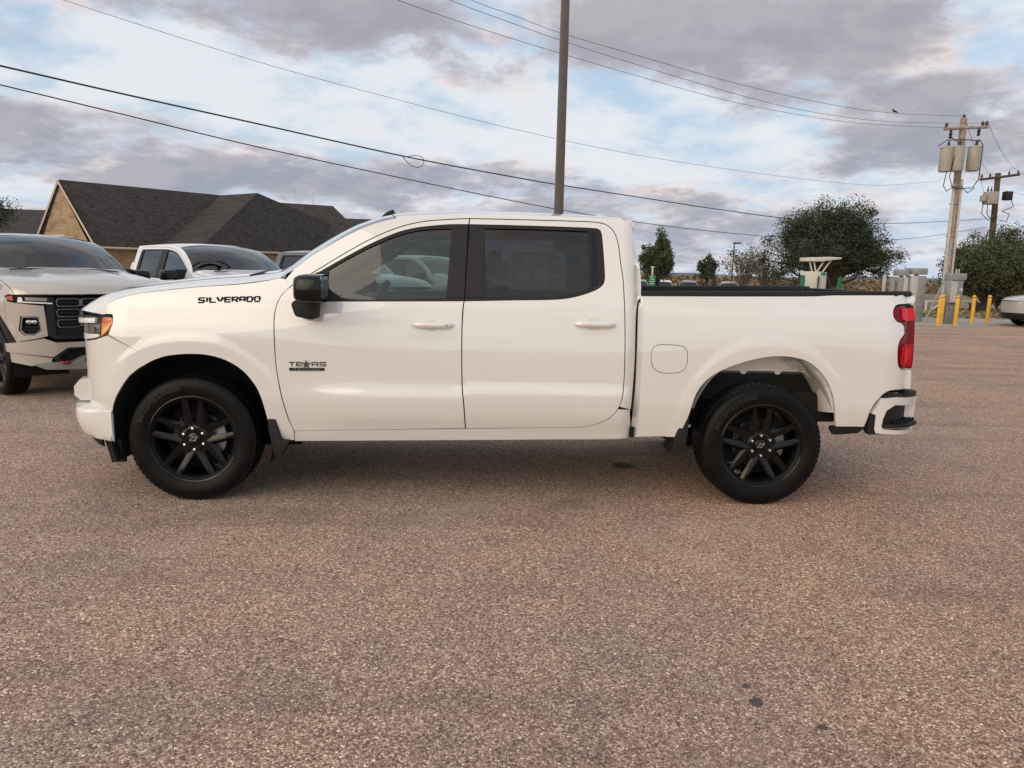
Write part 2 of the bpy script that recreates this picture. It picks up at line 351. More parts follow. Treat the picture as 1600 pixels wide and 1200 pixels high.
TR = {
 'front_door': [(1.76,1.864),(1.623,1.854),(1.457,1.835),(1.292,1.789),(1.129,1.714),(0.969,1.62),(0.812,1.518),(0.695,1.443),(0.626,1.393),(0.582,1.344),(0.556,1.28),(0.546,1.224),(0.545,1.152),(0.548,1.03),(0.549,0.961),(0.556,0.867),(0.572,0.768),(0.597,0.647),(0.619,0.561),(0.647,0.472),(1.227,0.489),(1.755,0.507),(1.746,0.636),(1.731,0.802),(1.725,1.133),(1.73,1.295),(1.736,1.332),(1.736,1.332),(0.841,1.312),(0.819,1.397),(0.789,1.487),(0.852,1.527),(0.971,1.599),(1.131,1.69),(1.293,1.764),(1.375,1.789),(1.458,1.806),(1.624,1.825),(1.758,1.83)],
 'rear_door': [(1.768,1.864),(2.045,1.865),(2.469,1.864),(2.597,1.861),(2.661,1.85),(2.703,1.821),(2.727,1.784),(2.743,1.729),(2.757,1.604),(2.772,1.48),(2.776,1.316),(2.783,1.07),(2.786,0.924),(2.785,0.819),(2.778,0.737),(2.76,0.673),(2.729,0.62),(2.674,0.575),(2.592,0.541),(2.509,0.525),(2.065,0.513),(1.763,0.505),(1.754,0.636),(1.738,0.802),(1.732,1.133),(1.738,1.296),(1.743,1.332),(1.743,1.332),(2.047,1.344),(2.338,1.355),(2.463,1.375),(2.589,1.418),(2.632,1.446),(2.651,1.473),(2.656,1.502),(2.648,1.685),(2.64,1.786),(2.632,1.811),(2.613,1.823),(2.468,1.828),(2.045,1.831),(1.766,1.83)],
 'front_window': [(1.737,1.332),(0.841,1.312),(0.819,1.397),(0.789,1.487),(0.852,1.527),(0.971,1.599),(1.131,1.69),(1.293,1.764),(1.375,1.789),(1.458,1.806),(1.624,1.825),(1.758,1.83),(1.75,1.622)],
 'rear_window': [(1.743,1.332),(2.047,1.344),(2.338,1.355),(2.463,1.375),(2.589,1.418),(2.632,1.446),(2.651,1.473),(2.656,1.502),(2.648,1.685),(2.64,1.786),(2.632,1.811),(2.613,1.823),(2.468,1.828),(2.045,1.831),(1.766,1.83),(1.757,1.622),(1.746,1.417)],
 'front_glass': [(1.623,1.352),(0.985,1.335),(0.864,1.402),(0.867,1.517),(0.972,1.581),(1.132,1.669),(1.294,1.743),(1.376,1.768),(1.459,1.785),(1.562,1.795),(1.65,1.799)],
 'rear_glass': [(1.866,1.807),(2.213,1.808),(2.549,1.804),(2.554,1.641),(2.558,1.44),(2.514,1.423),(2.464,1.406),(2.409,1.39),(2.355,1.379),(1.878,1.363)],
 'front_pillar_cover': [(1.656,1.809),(1.755,1.812),(1.749,1.622),(1.739,1.356),(1.631,1.354)],
 'rear_pillar_cover': [(1.769,1.812),(1.859,1.813),(1.872,1.361),(1.746,1.356),(1.756,1.622)],
 'fender': [(0.561,1.453),(0.597,1.448),(0.624,1.397),(0.579,1.348),(0.551,1.282),(0.54,1.224),(0.538,1.151),(0.541,1.03),(0.543,0.961),(0.55,0.867),(0.565,0.768),(0.59,0.647),(0.611,0.561),(0.641,0.473),(0.642,0.406),(0.555,0.405),(0.53,0.493),(0.516,0.52),(0.485,0.537),(0.471,0.615),(0.452,0.696),(0.422,0.766),(0.383,0.823),(0.337,0.872),(0.286,0.908),(0.227,0.938),(0.165,0.957),(0.098,0.968),(0.03,0.97),(-0.049,0.966),(-0.129,0.954),(-0.189,0.935),(-0.24,0.913),(-0.238,0.944),(-0.365,1.014),(-0.497,1.079),(-0.484,1.106),(-0.463,1.151),(-0.462,1.201),(-0.473,1.208),(-0.553,1.203),(-0.543,1.227),(-0.518,1.254),(-0.476,1.284),(-0.419,1.306),(-0.33,1.332),(-0.238,1.348),(-0.098,1.367),(0.066,1.387),(0.315,1.409),(0.489,1.436)],
 'bumper_cover': [(-0.242,0.941),(-0.244,0.911),(-0.311,0.869),(-0.366,0.824),(-0.41,0.769),(-0.444,0.718),(-0.47,0.675),(-0.491,0.631),(-0.506,0.582),(-0.626,0.566),(-0.911,0.481)],
 'bumper_cover_seam': [(-0.5,1.073),(-0.365,1.008)],
 'cab_frame_out': [(0.56,1.456),(0.649,1.512),(0.765,1.605),(0.864,1.669),(0.963,1.729),(1.064,1.782),(1.166,1.822),(1.227,1.84),(1.289,1.855),(1.372,1.869),(1.455,1.878),(1.622,1.89),(1.757,1.897),(2.045,1.9),(2.3,1.899),(2.556,1.895),(2.685,1.891),(2.792,1.886),(2.837,1.877)],
 'cab_rear': [(2.844,1.809),(2.856,1.712),(2.875,1.607),(2.884,1.515),(2.884,1.419),(2.874,1.357),(2.857,1.296),(2.852,1.152),(2.854,0.985),(2.85,0.816),(2.839,0.646),(2.826,0.531)],
 'bed_side': [(2.887,1.394),(3.307,1.402),(3.949,1.415),(4.607,1.429),(4.764,1.43),(4.778,1.42),(4.776,1.395),(4.762,1.378),(4.668,1.375),(4.609,1.369),(4.58,1.348),(4.568,1.315),(4.573,1.282),(4.597,1.257),(4.634,1.247),(4.658,1.223),(4.66,1.177),(4.621,1.136),(4.607,1.081),(4.618,0.983),(4.634,0.953),(4.667,0.936),(4.758,0.93),(4.764,0.803),(4.654,0.808),(4.575,0.802),(4.54,0.786),(4.511,0.758),(4.48,0.72),(4.456,0.667),(4.445,0.605),(4.434,0.55),(4.239,0.546),(4.216,0.647),(4.197,0.739),(4.168,0.812),(4.133,0.873),(4.089,0.921),(4.043,0.961),(3.988,0.992),(3.918,1.012),(3.84,1.021),(3.751,1.018),(3.667,1.003),(3.587,0.983),(3.511,0.956),(3.443,0.928),(3.381,0.893),(3.333,0.854),(3.293,0.807),(3.266,0.755),(3.249,0.699),(3.231,0.616),(3.208,0.548),(3.189,0.493),(3.182,0.474),(3.154,0.461),(3.051,0.464),(2.884,0.457),(2.871,0.494),(2.874,0.639),(2.878,0.812),(2.878,1.003),(2.878,1.15),(2.879,1.275),(2.884,1.35)],
 'fuel_door': [(3.001,1.076),(3.136,1.077),(3.165,1.071),(3.187,1.053),(3.197,1.02),(3.198,0.969),(3.189,0.935),(3.166,0.91),(3.128,0.899),(3.043,0.898),(3.001,0.911),(2.974,0.94),(2.963,0.982),(2.963,1.028),(2.974,1.061)],
 'rocker': [(0.651,0.469),(1.227,0.485),(2.065,0.508),(2.509,0.521),(2.656,0.539),(2.736,0.584),(2.8,0.65),(2.862,0.515),(2.876,0.43),(2.068,0.426),(0.645,0.398)],
 'tail_light': [(4.629,1.362),(4.792,1.366),(4.785,1.302),(4.767,1.166),(4.769,1.097),(4.768,0.979),(4.758,0.942),(4.665,0.949),(4.638,0.967),(4.629,0.996),(4.621,1.064),(4.636,1.131),(4.678,1.168),(4.679,1.223),(4.646,1.254),(4.592,1.27),(4.579,1.315),(4.593,1.35)],
 'silverado': [(0.069,1.287),(0.449,1.303),(0.066,1.324)],
 'texas': [(0.622,0.923),(0.868,0.927),(0.633,0.895),(0.855,0.872)],
 'handleF': [(1.406,1.2),(1.676,1.16),(1.475,1.218),(1.582,1.138)],
 'handleR': [(2.45,1.224),(2.722,1.184),(2.521,1.25),(2.631,1.162)],
 'head_outer': [(-0.893,1.154),(-0.473,1.2),(-0.462,1.187),(-0.466,1.147),(-0.492,1.102),(-0.533,1.067),(-0.601,1.046),(-0.743,1.013)],
 'amber': [(-0.552,1.181),(-0.468,1.187),(-0.468,1.149),(-0.492,1.106),(-0.533,1.071),(-0.557,1.062)],
 'hood_seam': [(0.596,1.461),(0.56,1.455),(0.489,1.44),(0.315,1.413),(0.066,1.39),(-0.099,1.37),(-0.238,1.351),(-0.331,1.335),(-0.419,1.31),(-0.477,1.288),(-0.518,1.258),(-0.543,1.231),(-0.556,1.205)],
 'rb_white': [(4.528,0.75),(4.63,0.757),(4.932,0.732),(4.935,0.704),(4.903,0.679),(4.63,0.702),(4.568,0.667),(4.547,0.611),(4.54,0.554),(4.56,0.538),(4.95,0.501),(4.943,0.48),(4.504,0.512),(4.492,0.538),(4.493,0.637),(4.468,0.645)],
 'rb_top': [(4.528,0.753),(4.578,0.767),(4.726,0.767),(4.728,0.795),(4.892,0.767),(4.927,0.736),(4.63,0.759)],
 'rb_corner': [(4.459,0.645),(4.491,0.634),(4.49,0.538),(4.504,0.51),(4.549,0.507),(4.463,0.501),(4.445,0.533)],
 'rb_pocket': [(4.571,0.665),(4.633,0.699),(4.901,0.675),(4.902,0.565),(4.931,0.551),(4.92,0.524),(4.796,0.522),(4.56,0.541),(4.542,0.556),(4.55,0.609)],
}
WIRES = {
 'thick_hi': [(-6.02,5.23,4.27),(-4.79,6.28,4.16),(-3.56,7.33,4.05),(-2.02,8.65,3.93),(0.41,10.73,3.74),(2.56,12.6,3.65),(3.6,13.5,3.62),(6.2,15.76,3.59),(9.44,18.59,3.56),(13.81,22.4,3.61),(20.57,28.36,4.03),(31.4,38.0,5.15)],
 'thick_lo': [(-6.01,5.19,4.06),(-4.78,6.24,3.9),(-3.55,7.29,3.74),(-2.02,8.59,3.54),(0.41,10.67,3.3),(3.52,13.34,3.04),(5.99,15.47,2.92),(8.62,17.75,2.87),(11.63,20.38,2.88),(14.63,23.0,2.94),(19.43,27.23,3.21),(24.51,31.76,3.74),(31.41,37.92,4.67)],
 'thin_mid': [(-7.3,8.66,6.45),(-5.55,9.51,6.07),(-2.65,10.94,5.53),(-0.28,12.13,5.21),(2.57,13.56,4.88),(6.05,15.35,4.63),(10.41,17.61,4.54),(14.17,19.58,4.58),(16.01,20.57,4.73),(18.44,21.9,5.09)],
 'top_a': [(-1.51,11.69,8.19),(1.55,13.15,7.58),(2.52,13.63,7.45),(3.71,14.21,7.27),(5.92,15.32,7.11),(9.01,16.87,6.91),(12.7,18.75,6.85),(15.59,20.25,6.99),(19.12,22.12,7.38)],
 'top_b': [(-1.76,11.68,8.05),(1.08,13.01,7.51),(2.52,13.7,7.29),(4.14,14.47,7.07),(6.91,15.8,6.79),(10.17,17.39,6.54),(12.68,18.64,6.52),(15.53,20.09,6.68),(20.27,22.55,7.25)],
 'top_c': [(-2.81,11.73,8.03),(-0.06,12.97,7.45),(2.55,14.19,7.09),(6.06,15.85,6.74),(9.21,17.34,6.5),(12.94,19.16,6.48),(15.83,20.61,6.67),(18.36,21.88,6.92)],
}
# ------------------------------------------------------------------ the pickup's side as a surface
def _side_fn(side):
    def surf(V, S=None):
        d = S_(V[:, 0], V[:, 1]); y = d if side < 0 else 2*CL-d
        return np.c_[V[:, 0], y, V[:, 1]]
    def normal(V):
        e = 2e-3; sx = (S_(V[:, 0]+e, V[:, 1])-S_(V[:, 0]-e, V[:, 1]))/(2*e); sz = (S_(V[:, 0], V[:, 1]+e)-S_(V[:, 0], V[:, 1]-e))/(2*e)
        n = np.c_[sx, -np.ones(len(V)), sz]; n /= np.linalg.norm(n, axis=1)[:, None]
        if side > 0: n[:, 1] *= -1
        return n
    inw = lambda V: np.tile([0, -side*1.0, 0], (len(V), 1))
    return surf, normal, inw
S_ = S
SIDE = {s: _side_fn(s) for s in (-1, 1)}
def side_panel(name, outline, m, parent, side=-1, holes=(), h=.05, flange=.02, off=0.0):
    sf, nf, iw = SIDE[side]
    return surf_panel(name, outline, m, parent, sf, nf, iw, holes, h, flange, flip=(side > 0), offset=off)
def both(name, outline, m, parent, **kw): return [side_panel(name, outline, m, parent, s, **kw) for s in (-1, 1)]
def curvy(poly, closed=True, h=.03, keep=38):
    """round off a traced outline, keeping real corners"""
    P = np.array(poly); n = len(P); out = []
    def turn(i):
        if not closed and i in (0, n-1): return 180
        a, b = P[i]-P[i-1], P[(i+1) % n]-P[i]; la, lb = np.hypot(*a), np.hypot(*b)
        if la < 1e-6 or lb < 1e-6: return 180
        return math.degrees(math.acos(max(-1, min(1, float(a@b)/(la*lb)))))
    cor = [turn(i) > keep for i in range(n)]
    for i in range(n if closed else n-1):
        j = (i+1) % n; p1, p2 = P[i], P[j]; L = np.hypot(*(p2-p1))
        if L < 1e-6: continue
        p0 = P[i-1] if not cor[i] else 2*p1-p2; p3 = P[(j+1) % n] if not cor[j] else 2*p2-p1
        d0, d3 = np.hypot(*(p1-p0)), np.hypot(*(p3-p2)); m1 = (p2-p0)/(L+d0+1e-9)*L; m2 = (p3-p1)/(L+d3+1e-9)*L
        k = max(1, int(math.ceil(L/h)))
        for q in range(k):
            t = q/k; out.append(tuple((2*t**3-3*t*t+1)*p1+(t**3-2*t*t+t)*m1+(-2*t**3+3*t*t)*p2+(t**3-t*t)*m2))
    if not closed: out.append(tuple(P[-1]))
    return out
def offset_line(pts, d):
    q = np.array(pts); out = []
    for i in range(len(q)):
        t = q[min(i+1, len(q)-1)]-q[max(i-1, 0)]; t = t/np.hypot(*t); out.append((q[i][0]-t[1]*d, q[i][1]+t[0]*d))
    return out
# plan curve of the nose: y measured in from the side -> x, carried on to the centre line
def plan_pts(n1=22, n2=9, x0=FXS):
    P = []
    th0 = math.asin(max(0, min(1, (FXS-x0)/FA)))
    for i in range(n1+1):
        th = th0+(R_(80)-th0)*i/n1; P.append((FXS-FA*math.sin(th), FB*(1-math.cos(th))+.025))
    xa, da = P[-1]; L = CL-da; sl = -.16
    for i in range(1, n2+1):
        q = L*i/n2; P.append((xa+sl*(q-q*q/(2*L)), da+q))
    return P
_PP = plan_pts(60, 30)
_PPd = np.array([p[1] for p in _PP]); _PPx = np.array([p[0] for p in _PP])
def plan_x(q):                                    # q = distance from the centre line
    return np.interp(CL-np.abs(q), _PPd, _PPx)
def nose_fn(out=0.0, bulge=lambda z: 0*z):
    """surface over (q, z): q sideways from centre (+ = near side), z height"""
    def pt(V):
        q, z = V[:, 0], V[:, 1]; e = 1e-3
        x = plan_x(q); s = (plan_x(q+e)-plan_x(q-e))/(2*e); L = np.sqrt(1+s*s); o = out+bulge(z)
        return np.c_[x-o/L, CL-q-o*s/L, z]
    def normal(V):
        e = 4e-3; a = (pt(V+[e, 0])-pt(V-[e, 0])); b = (pt(V+[0, e])-pt(V-[0, e])); n = np.cross(b, a); n /= np.linalg.norm(n, axis=1)[:, None]+1e-12
        return n*np.where(-n[:, 0]-np.sign(V[:, 0])*n[:, 1] > 0, 1, -1)[:, None]
    return pt, normal, (lambda V: np.tile([1.0, 0, 0], (len(V), 1)))
def nose_panel(name, outline, m, parent, out=0.0, bulge=lambda z: 0*z, h=.05, flange=.03, holes=(), mirror=False):
    pt, nf, iw = nose_fn(out, bulge); res = []
    for sg in ((1, -1) if mirror else (1,)):
        ol = [(q*sg, z) for q, z in outline]; hs = [[(q*sg, z) for q, z in hh] for hh in holes]
        # (q, z) seen from outside is left-handed: faces need flipping
        V, T = cdt(ol, hs, h); X = pt(V); A = X[T]; n = np.cross(A[:, 1]-A[:, 0], A[:, 2]-A[:, 0]); flip = np.mean(n[:, 0]) > 0
        res.append(surf_panel(name, ol, m, parent, pt, nf, iw, hs, h, flange, flip=flip))
    return res
def wrap(name, zo, m, parent, q0, q1=0.0, x0=None, closed=True):
    """band round the nose: zo = [(z, outward)], from |q|=q0 to |q|=q1, both sides when q1 = 0"""
    qs = np.concatenate([np.linspace(q0, .8, 14), np.linspace(.78, q1, 16)]) if q0 > .8 else np.linspace(q0, q1, 18)
    if q1 == 0: qs = np.concatenate([qs, -qs[::-1][1:]])
    rows = []
    for z, o in zo:
        rows.append([nose_fn(o*(.18+.82*float(1-sst(.80, .95, abs(q)))))[0](np.array([[q, z]]))[0] for q in qs])
    b = MB(); b.grid(rows); nc = len(qs); k = len(rows)
    b.f.append(tuple(i*nc for i in range(k))); b.f.append(tuple(i*nc+nc-1 for i in reversed(range(k))))
    return b.build(name, m, parent, sharp=50, recalc=True)
def text_pts(s, size=1.0, ext=.0, off=0.0, spacing=1.0):
    cu = bpy.data.curves.new('t', 'FONT'); cu.body = s; cu.size = size; cu.offset = off; cu.space_character = spacing; cu.resolution_u = 3
    ob = bpy.data.objects.new('t', cu); COL.objects.link(ob); bpy.context.view_layer.update()
    me = bpy.data.meshes.new_from_object(ob); bm = bmesh.new(); bm.from_mesh(me); bmesh.ops.triangulate(bm, faces=bm.faces)
    V = np.array([v.co[:2] for v in bm.verts]); F = [[v.index for v in f.verts] for f in bm.faces]; bm.free()
    bpy.data.objects.remove(ob); bpy.data.curves.remove(cu); bpy.data.meshes.remove(me); return V, F
def letters_on_side(name, s, box, m, parent, depth=.004, off=0.0, shear=0.0, side=-1, weight=.0, spacing=1.0):
    """lettering filling box = (x0, z0, x1, z1, dz) on the body side, as slim raised shapes"""
    V, F = text_pts(s, 1.0, off=weight, spacing=spacing); lo, hi = V.min(0), V.max(0); U = (V-lo)/(hi-lo)
    if side > 0: U[:, 0] = 1-U[:, 0]; U[:, 0] = 1-U[:, 0]
    x0, z0, x1, z1, dz = box
    x = x0+U[:, 0]*(x1-x0)+shear*U[:, 1]*(z1-z0); z = z0+U[:, 1]*(z1-z0)+dz*U[:, 0]
    y = S_(x, z)
    n = len(V); a = np.c_[x, y-depth-off, z]; b = np.c_[x, y+.004, z]
    if side > 0: a[:, 1] = 2*CL-a[:, 1]; b[:, 1] = 2*CL-b[:, 1]
    fs = [tuple(f) for f in F]; bd = boundary(F); fs += [(p, q, q+n, p+n) for p, q in bd]
    q = MB(); q.add(np.r_[a, b].tolist(), fs); return q.build(name, m, parent, sharp=30)

GLYPH = {'S': [((1, 1), (.12, 1)), ((.06, .94), (.06, .56)), ((.12, .5), (.88, .5)), ((.94, .44), (.94, .06)), ((.88, 0), (0, 0))], 'I': [((.5, 0), (.5, 1))], 'L': [((.06, 1), (.06, 0)), ((.06, 0), (1, 0))],
         'V': [((.02, 1), (.46, 0)), ((.54, 0), (.98, 1))], 'E': [((.06, 0), (.06, 1)), ((.06, 1), (1, 1)), ((.06, .5), (.92, .5)), ((.06, 0), (1, 0))],
         'R': [((.06, 0), (.06, 1)), ((.06, 1), (.88, 1)), ((.94, .95), (.94, .55)), ((.06, .45), (.88, .45)), ((.6, .42), (.96, 0))],
         'A': [((.06, 0), (.06, .9)), ((.12, 1), (.88, 1)), ((.94, .9), (.94, 0)), ((.06, .40), (.94, .40))],
         'D': [((.06, 0), (.06, 1)), ((.06, 1), (.84, 1)), ((.94, .88), (.94, .12)), ((.06, 0), (.84, 0))], 'O': [((.06, .1), (.06, .9)), ((.12, 1), (.88, 1)), ((.94, .9), (.94, .1)), ((.12, 0), (.88, 0))],
         'T': [((0, 1), (1, 1)), ((.5, 0), (.5, 1))], 'X': [((0, 0), (1, 1)), ((0, 1), (1, 0))]}
def stroke_letters(name, s, box, m, parent, side=-1, th=.22, gap=.30):
    """wide square lettering standing a few millimetres off the body side"""
    x0, z0, x1, z1, dz = box; H = z1-z0; wd = [.34 if c == 'I' else 1.0 for c in s]; tot = sum(wd)+gap*(len(s)-1); u = (x1-x0)/tot; x = x0; b = MB(); k = 0; t = th*H/2
    for c, wv in zip(s, wd):
        for (ax, ay), (bx, by) in GLYPH[c]:
            A = np.array([x+ax*wv*u, z0+t+ay*(H-2*t)]); B = np.array([x+bx*wv*u, z0+t+by*(H-2*t)]); d = B-A; d /= np.hypot(*d); n = np.array([-d[1], d[0]])
            tt = t*(1.0 if abs(d[0]) > .8 else 1.35); A2, B2 = A-d*t*.5, B+d*t*.5; q = [A2+n*tt, A2-n*tt, B2-n*tt, B2+n*tt]; k += 1
            q = [(p[0], p[1]+dz*(p[0]-x0)/(x1-x0)) for p in q]; y = float(S_(*np.mean(q, 0))); f = -.0035-.0003*(k % 4)
            b.prism(q, *( (y+f, y+.004) if side < 0 else (2*CL-y-f, 2*CL-y-.004)))
        x += (wv+gap)*u
    return b.build(name, m, parent, sharp=30)

# ------------------------------------------------------------------ wheels
def ring_letters(s, r, a0, a1, y, size, m, name, parent):
    b = MB(); n = len(s)
    for i, ch in enumerate(s):
        V, F = text_pts(ch, size, off=.004*size/.03); c = (V.min(0)+V.max(0))/2; a = a0+(a1-a0)*i/(n-1)
        u = Vector((math.cos(a-math.pi/2), 0, math.sin(a-math.pi/2))); w_ = Vector((math.cos(a), 0, math.sin(a))); O = w_*r+Vector((0, y, 0))
        b.add([tuple(O+u*(p[0]-c[0])*1.05+w_*(p[1]-size*.35)) for p in V], [tuple(f) for f in F])
    return b.build(name, m, parent, sharp=None or 30)
def make_wheel(parent, loc, rz):
    prof = [(.25, .075), (.25, -.09), (.262, -.106), (.30, -.124), (.335, -.134), (.362, -.132), (.388, -.122), (.402, -.110), (.4055, -.098), (.4055, -.058), (.396, -.055), (.396, -.045), (.4075, -.042), (.4075, -.006), (.398, -.004),
            (.398, .004), (.4075, .006), (.4075, .042), (.396, .045), (.396, .055), (.4055, .058), (.4055, .098), (.402, .110), (.388, .122), (.362, .132), (.335, .134), (.30, .124), (.262, .10)]
    # rim: barrel, lip, five twin spokes, hub
    b = MB(); b.lathe([(.262, -.100), (.271, -.112), (.2745, -.118), (.270, -.120), (.262, -.116), (.252, -.098), (.243, -.075), (.236, -.03), (.23, .10)], 64)
    b.lathe([(.075, -.02), (.082, -.086), (.070, -.092), (.044, -.090), (.040, -.084)], 40)
    for k in range(5):
        a = math.pi/2+k*2*math.pi/5; c, s = math.cos(a), math.sin(a)
        def rt(r, t, y): return (r*c-t*s, y, r*s+t*c)
        for sg in (-1, 1):
            st = [(.050, .040, .031, -.088), (.10, .043, .029, -.090), (.155, .046, .026, -.095), (.215, .050, .024, -.102), (.252, .053, .023, -.105)]
            vs = []
            for r, tc, hw, yf in st:
                vs += [rt(r, sg*(tc-hw), yf+.012), rt(r, sg*(tc-hw*.25), yf), rt(r, sg*(tc+hw*.45), yf-.001), rt(r, sg*(tc+hw), yf+.016), rt(r, sg*(tc+hw*.8), yf+.06), rt(r, sg*(tc-hw*.8), yf+.06)]
            fs = []
            for i in range(len(st)-1):
                for j in range(6): fs.append((i*6+j, i*6+(j+1) % 6, (i+1)*6+(j+1) % 6, (i+1)*6+j))
            fs += [tuple(range(6)), tuple(range(len(st)*6-1, len(st)*6-7, -1))]; b.add(vs, fs)
        b.prism([rt(.05, 0, 0)[::2], rt(.085, .030, 0)[::2], rt(.105, .012, 0)[::2], rt(.105, -.012, 0)[::2], rt(.085, -.030, 0)[::2]], -.086, -.03, 'y')
    b.v = [(x*1.045, y, z*1.045) for x, y, z in b.v]
    wheel = b.build('wheel', GLOSS_BLACK, parent, sharp=28); wheel.location = loc; wheel.rotation_euler = (0, 0, rz)
    MB().lathe(prof, 96).build('tyre', RUBBER, wheel, sharp=40)
    t = MB()
    for i in range(72):
        M = Matrix.Rotation(2*math.pi*i/72, 4, 'Y')
        for y0, y1, ph in ((-.118, -.060, 0), (-.041, -.007, .5), (.007, .041, .2), (.060, .118, .7)):
            M2 = Matrix.Rotation(2*math.pi*(i+ph)/72, 4, 'Y'); e = .003 if abs(y0) > .05 and abs(y1) > .05 else 0
            t.add([(-.0135, y0, .398-e*3*(y0 < -.1)), (.0135, y0, .398-e*3*(y0 < -.1)), (.0135, y1, .398-e*3*(y1 > .1)), (-.0135, y1, .398-e*3*(y1 > .1)), (-.0125, y0, .4115-e*3*(y0 < -.1)), (.0125, y0, .4115-e*3*(y0 < -.1)), (.0125, y1, .4115-e*3*(y1 > .1)), (-.0125, y1, .4115-e*3*(y1 > .1))],
                  [(4, 5, 6, 7), (0, 1, 5, 4), (1, 2, 6, 5), (2, 3, 7, 6), (3, 0, 4, 7)], M2)
    t.build('tread', RUBBER, wheel, sharp=30)
    ring_letters('BRIDGESTONE', .345, R_(158), R_(102), -.1365, .036, RUBBER_TXT, 'sidewall_lettering', wheel)
    ring_letters('DUELER', .345, R_(-22), R_(-46), -.1365, .030, RUBBER_TXT, 'sidewall_lettering', wheel) if False else None
    MB().lathe([(.04, -.0), (.165, -.0), (.165, .024), (.04, .024)], 48).build('brake_disc', STEEL, wheel)
    cal = MB(); cal.prism([(.09*math.cos(a)+.0, .09*math.sin(a)) for a in np.linspace(-.55, .6, 6)]+[(.19*math.cos(a), .19*math.sin(a)) for a in np.linspace(.6, -.55, 6)], -.035, .05); cal.build('brake_caliper', ALU, wheel, bevel=.006)
    MB().lathe([(.001, .03), (.225, .03), (.225, .06), (.001, .06)], 40).build('backing_plate', VOID, wheel)
    MB().lathe([(.042, -.080), (.041, -.096), (.034, -.101), (.001, -.103)], 32).build('centre_cap', GLOSS_BLACK, wheel)
    em = MB(); bow = [(-.030, -.004), (-.022, .009), (-.009, .009), (-.007, .014), (.013, .014), (.010, .009), (.030, .009), (.022, -.006), (.009, -.006), (.007, -.012), (-.013, -.012), (-.010, -.006)]
    ca, sa = math.cos(R_(25)), math.sin(R_(25)); inner = [(x*.72, z*.60) for x, z in bow]
    V, T = cdt([(x*ca-z*sa, x*sa+z*ca) for x, z in bow], [[(x*ca-z*sa, x*sa+z*ca) for x, z in inner]], .01)
    em.add([(p[0], -.1045, p[1]) for p in V], [tuple(q) for q in T]); em.build('cap_emblem', CHROME, wheel, recalc=False)
    nut = None
    for i in range(6):
        a = math.pi/2+i*math.pi/3+.05; c = (.0695*math.cos(a), 0, .0695*math.sin(a))
        if nut is None: nut = MB().lathe([(.0105, -.080), (.0105, -.104), (.0085, -.110), (.001, -.112)], 12).mesh('lug_nut')
        add_obj('lug_nut', nut, CHROME if i == 0 else None, wheel, c)
    return wheel
def copy_tree(o, parent=None, skip=(), override=None):
    c = o.copy(); COL.objects.link(c); c.parent = parent
    if override and o.type == 'MESH' and o.data.materials and o.data.materials[0] in override:
        for sl in c.material_slots:
            if sl.material in override: new = override[sl.material]; sl.link = 'OBJECT'; sl.material = new
    for ch in o.children:
        if ch.name.split('.')[0] in skip: continue
        copy_tree(ch, c, skip, override)
    return c
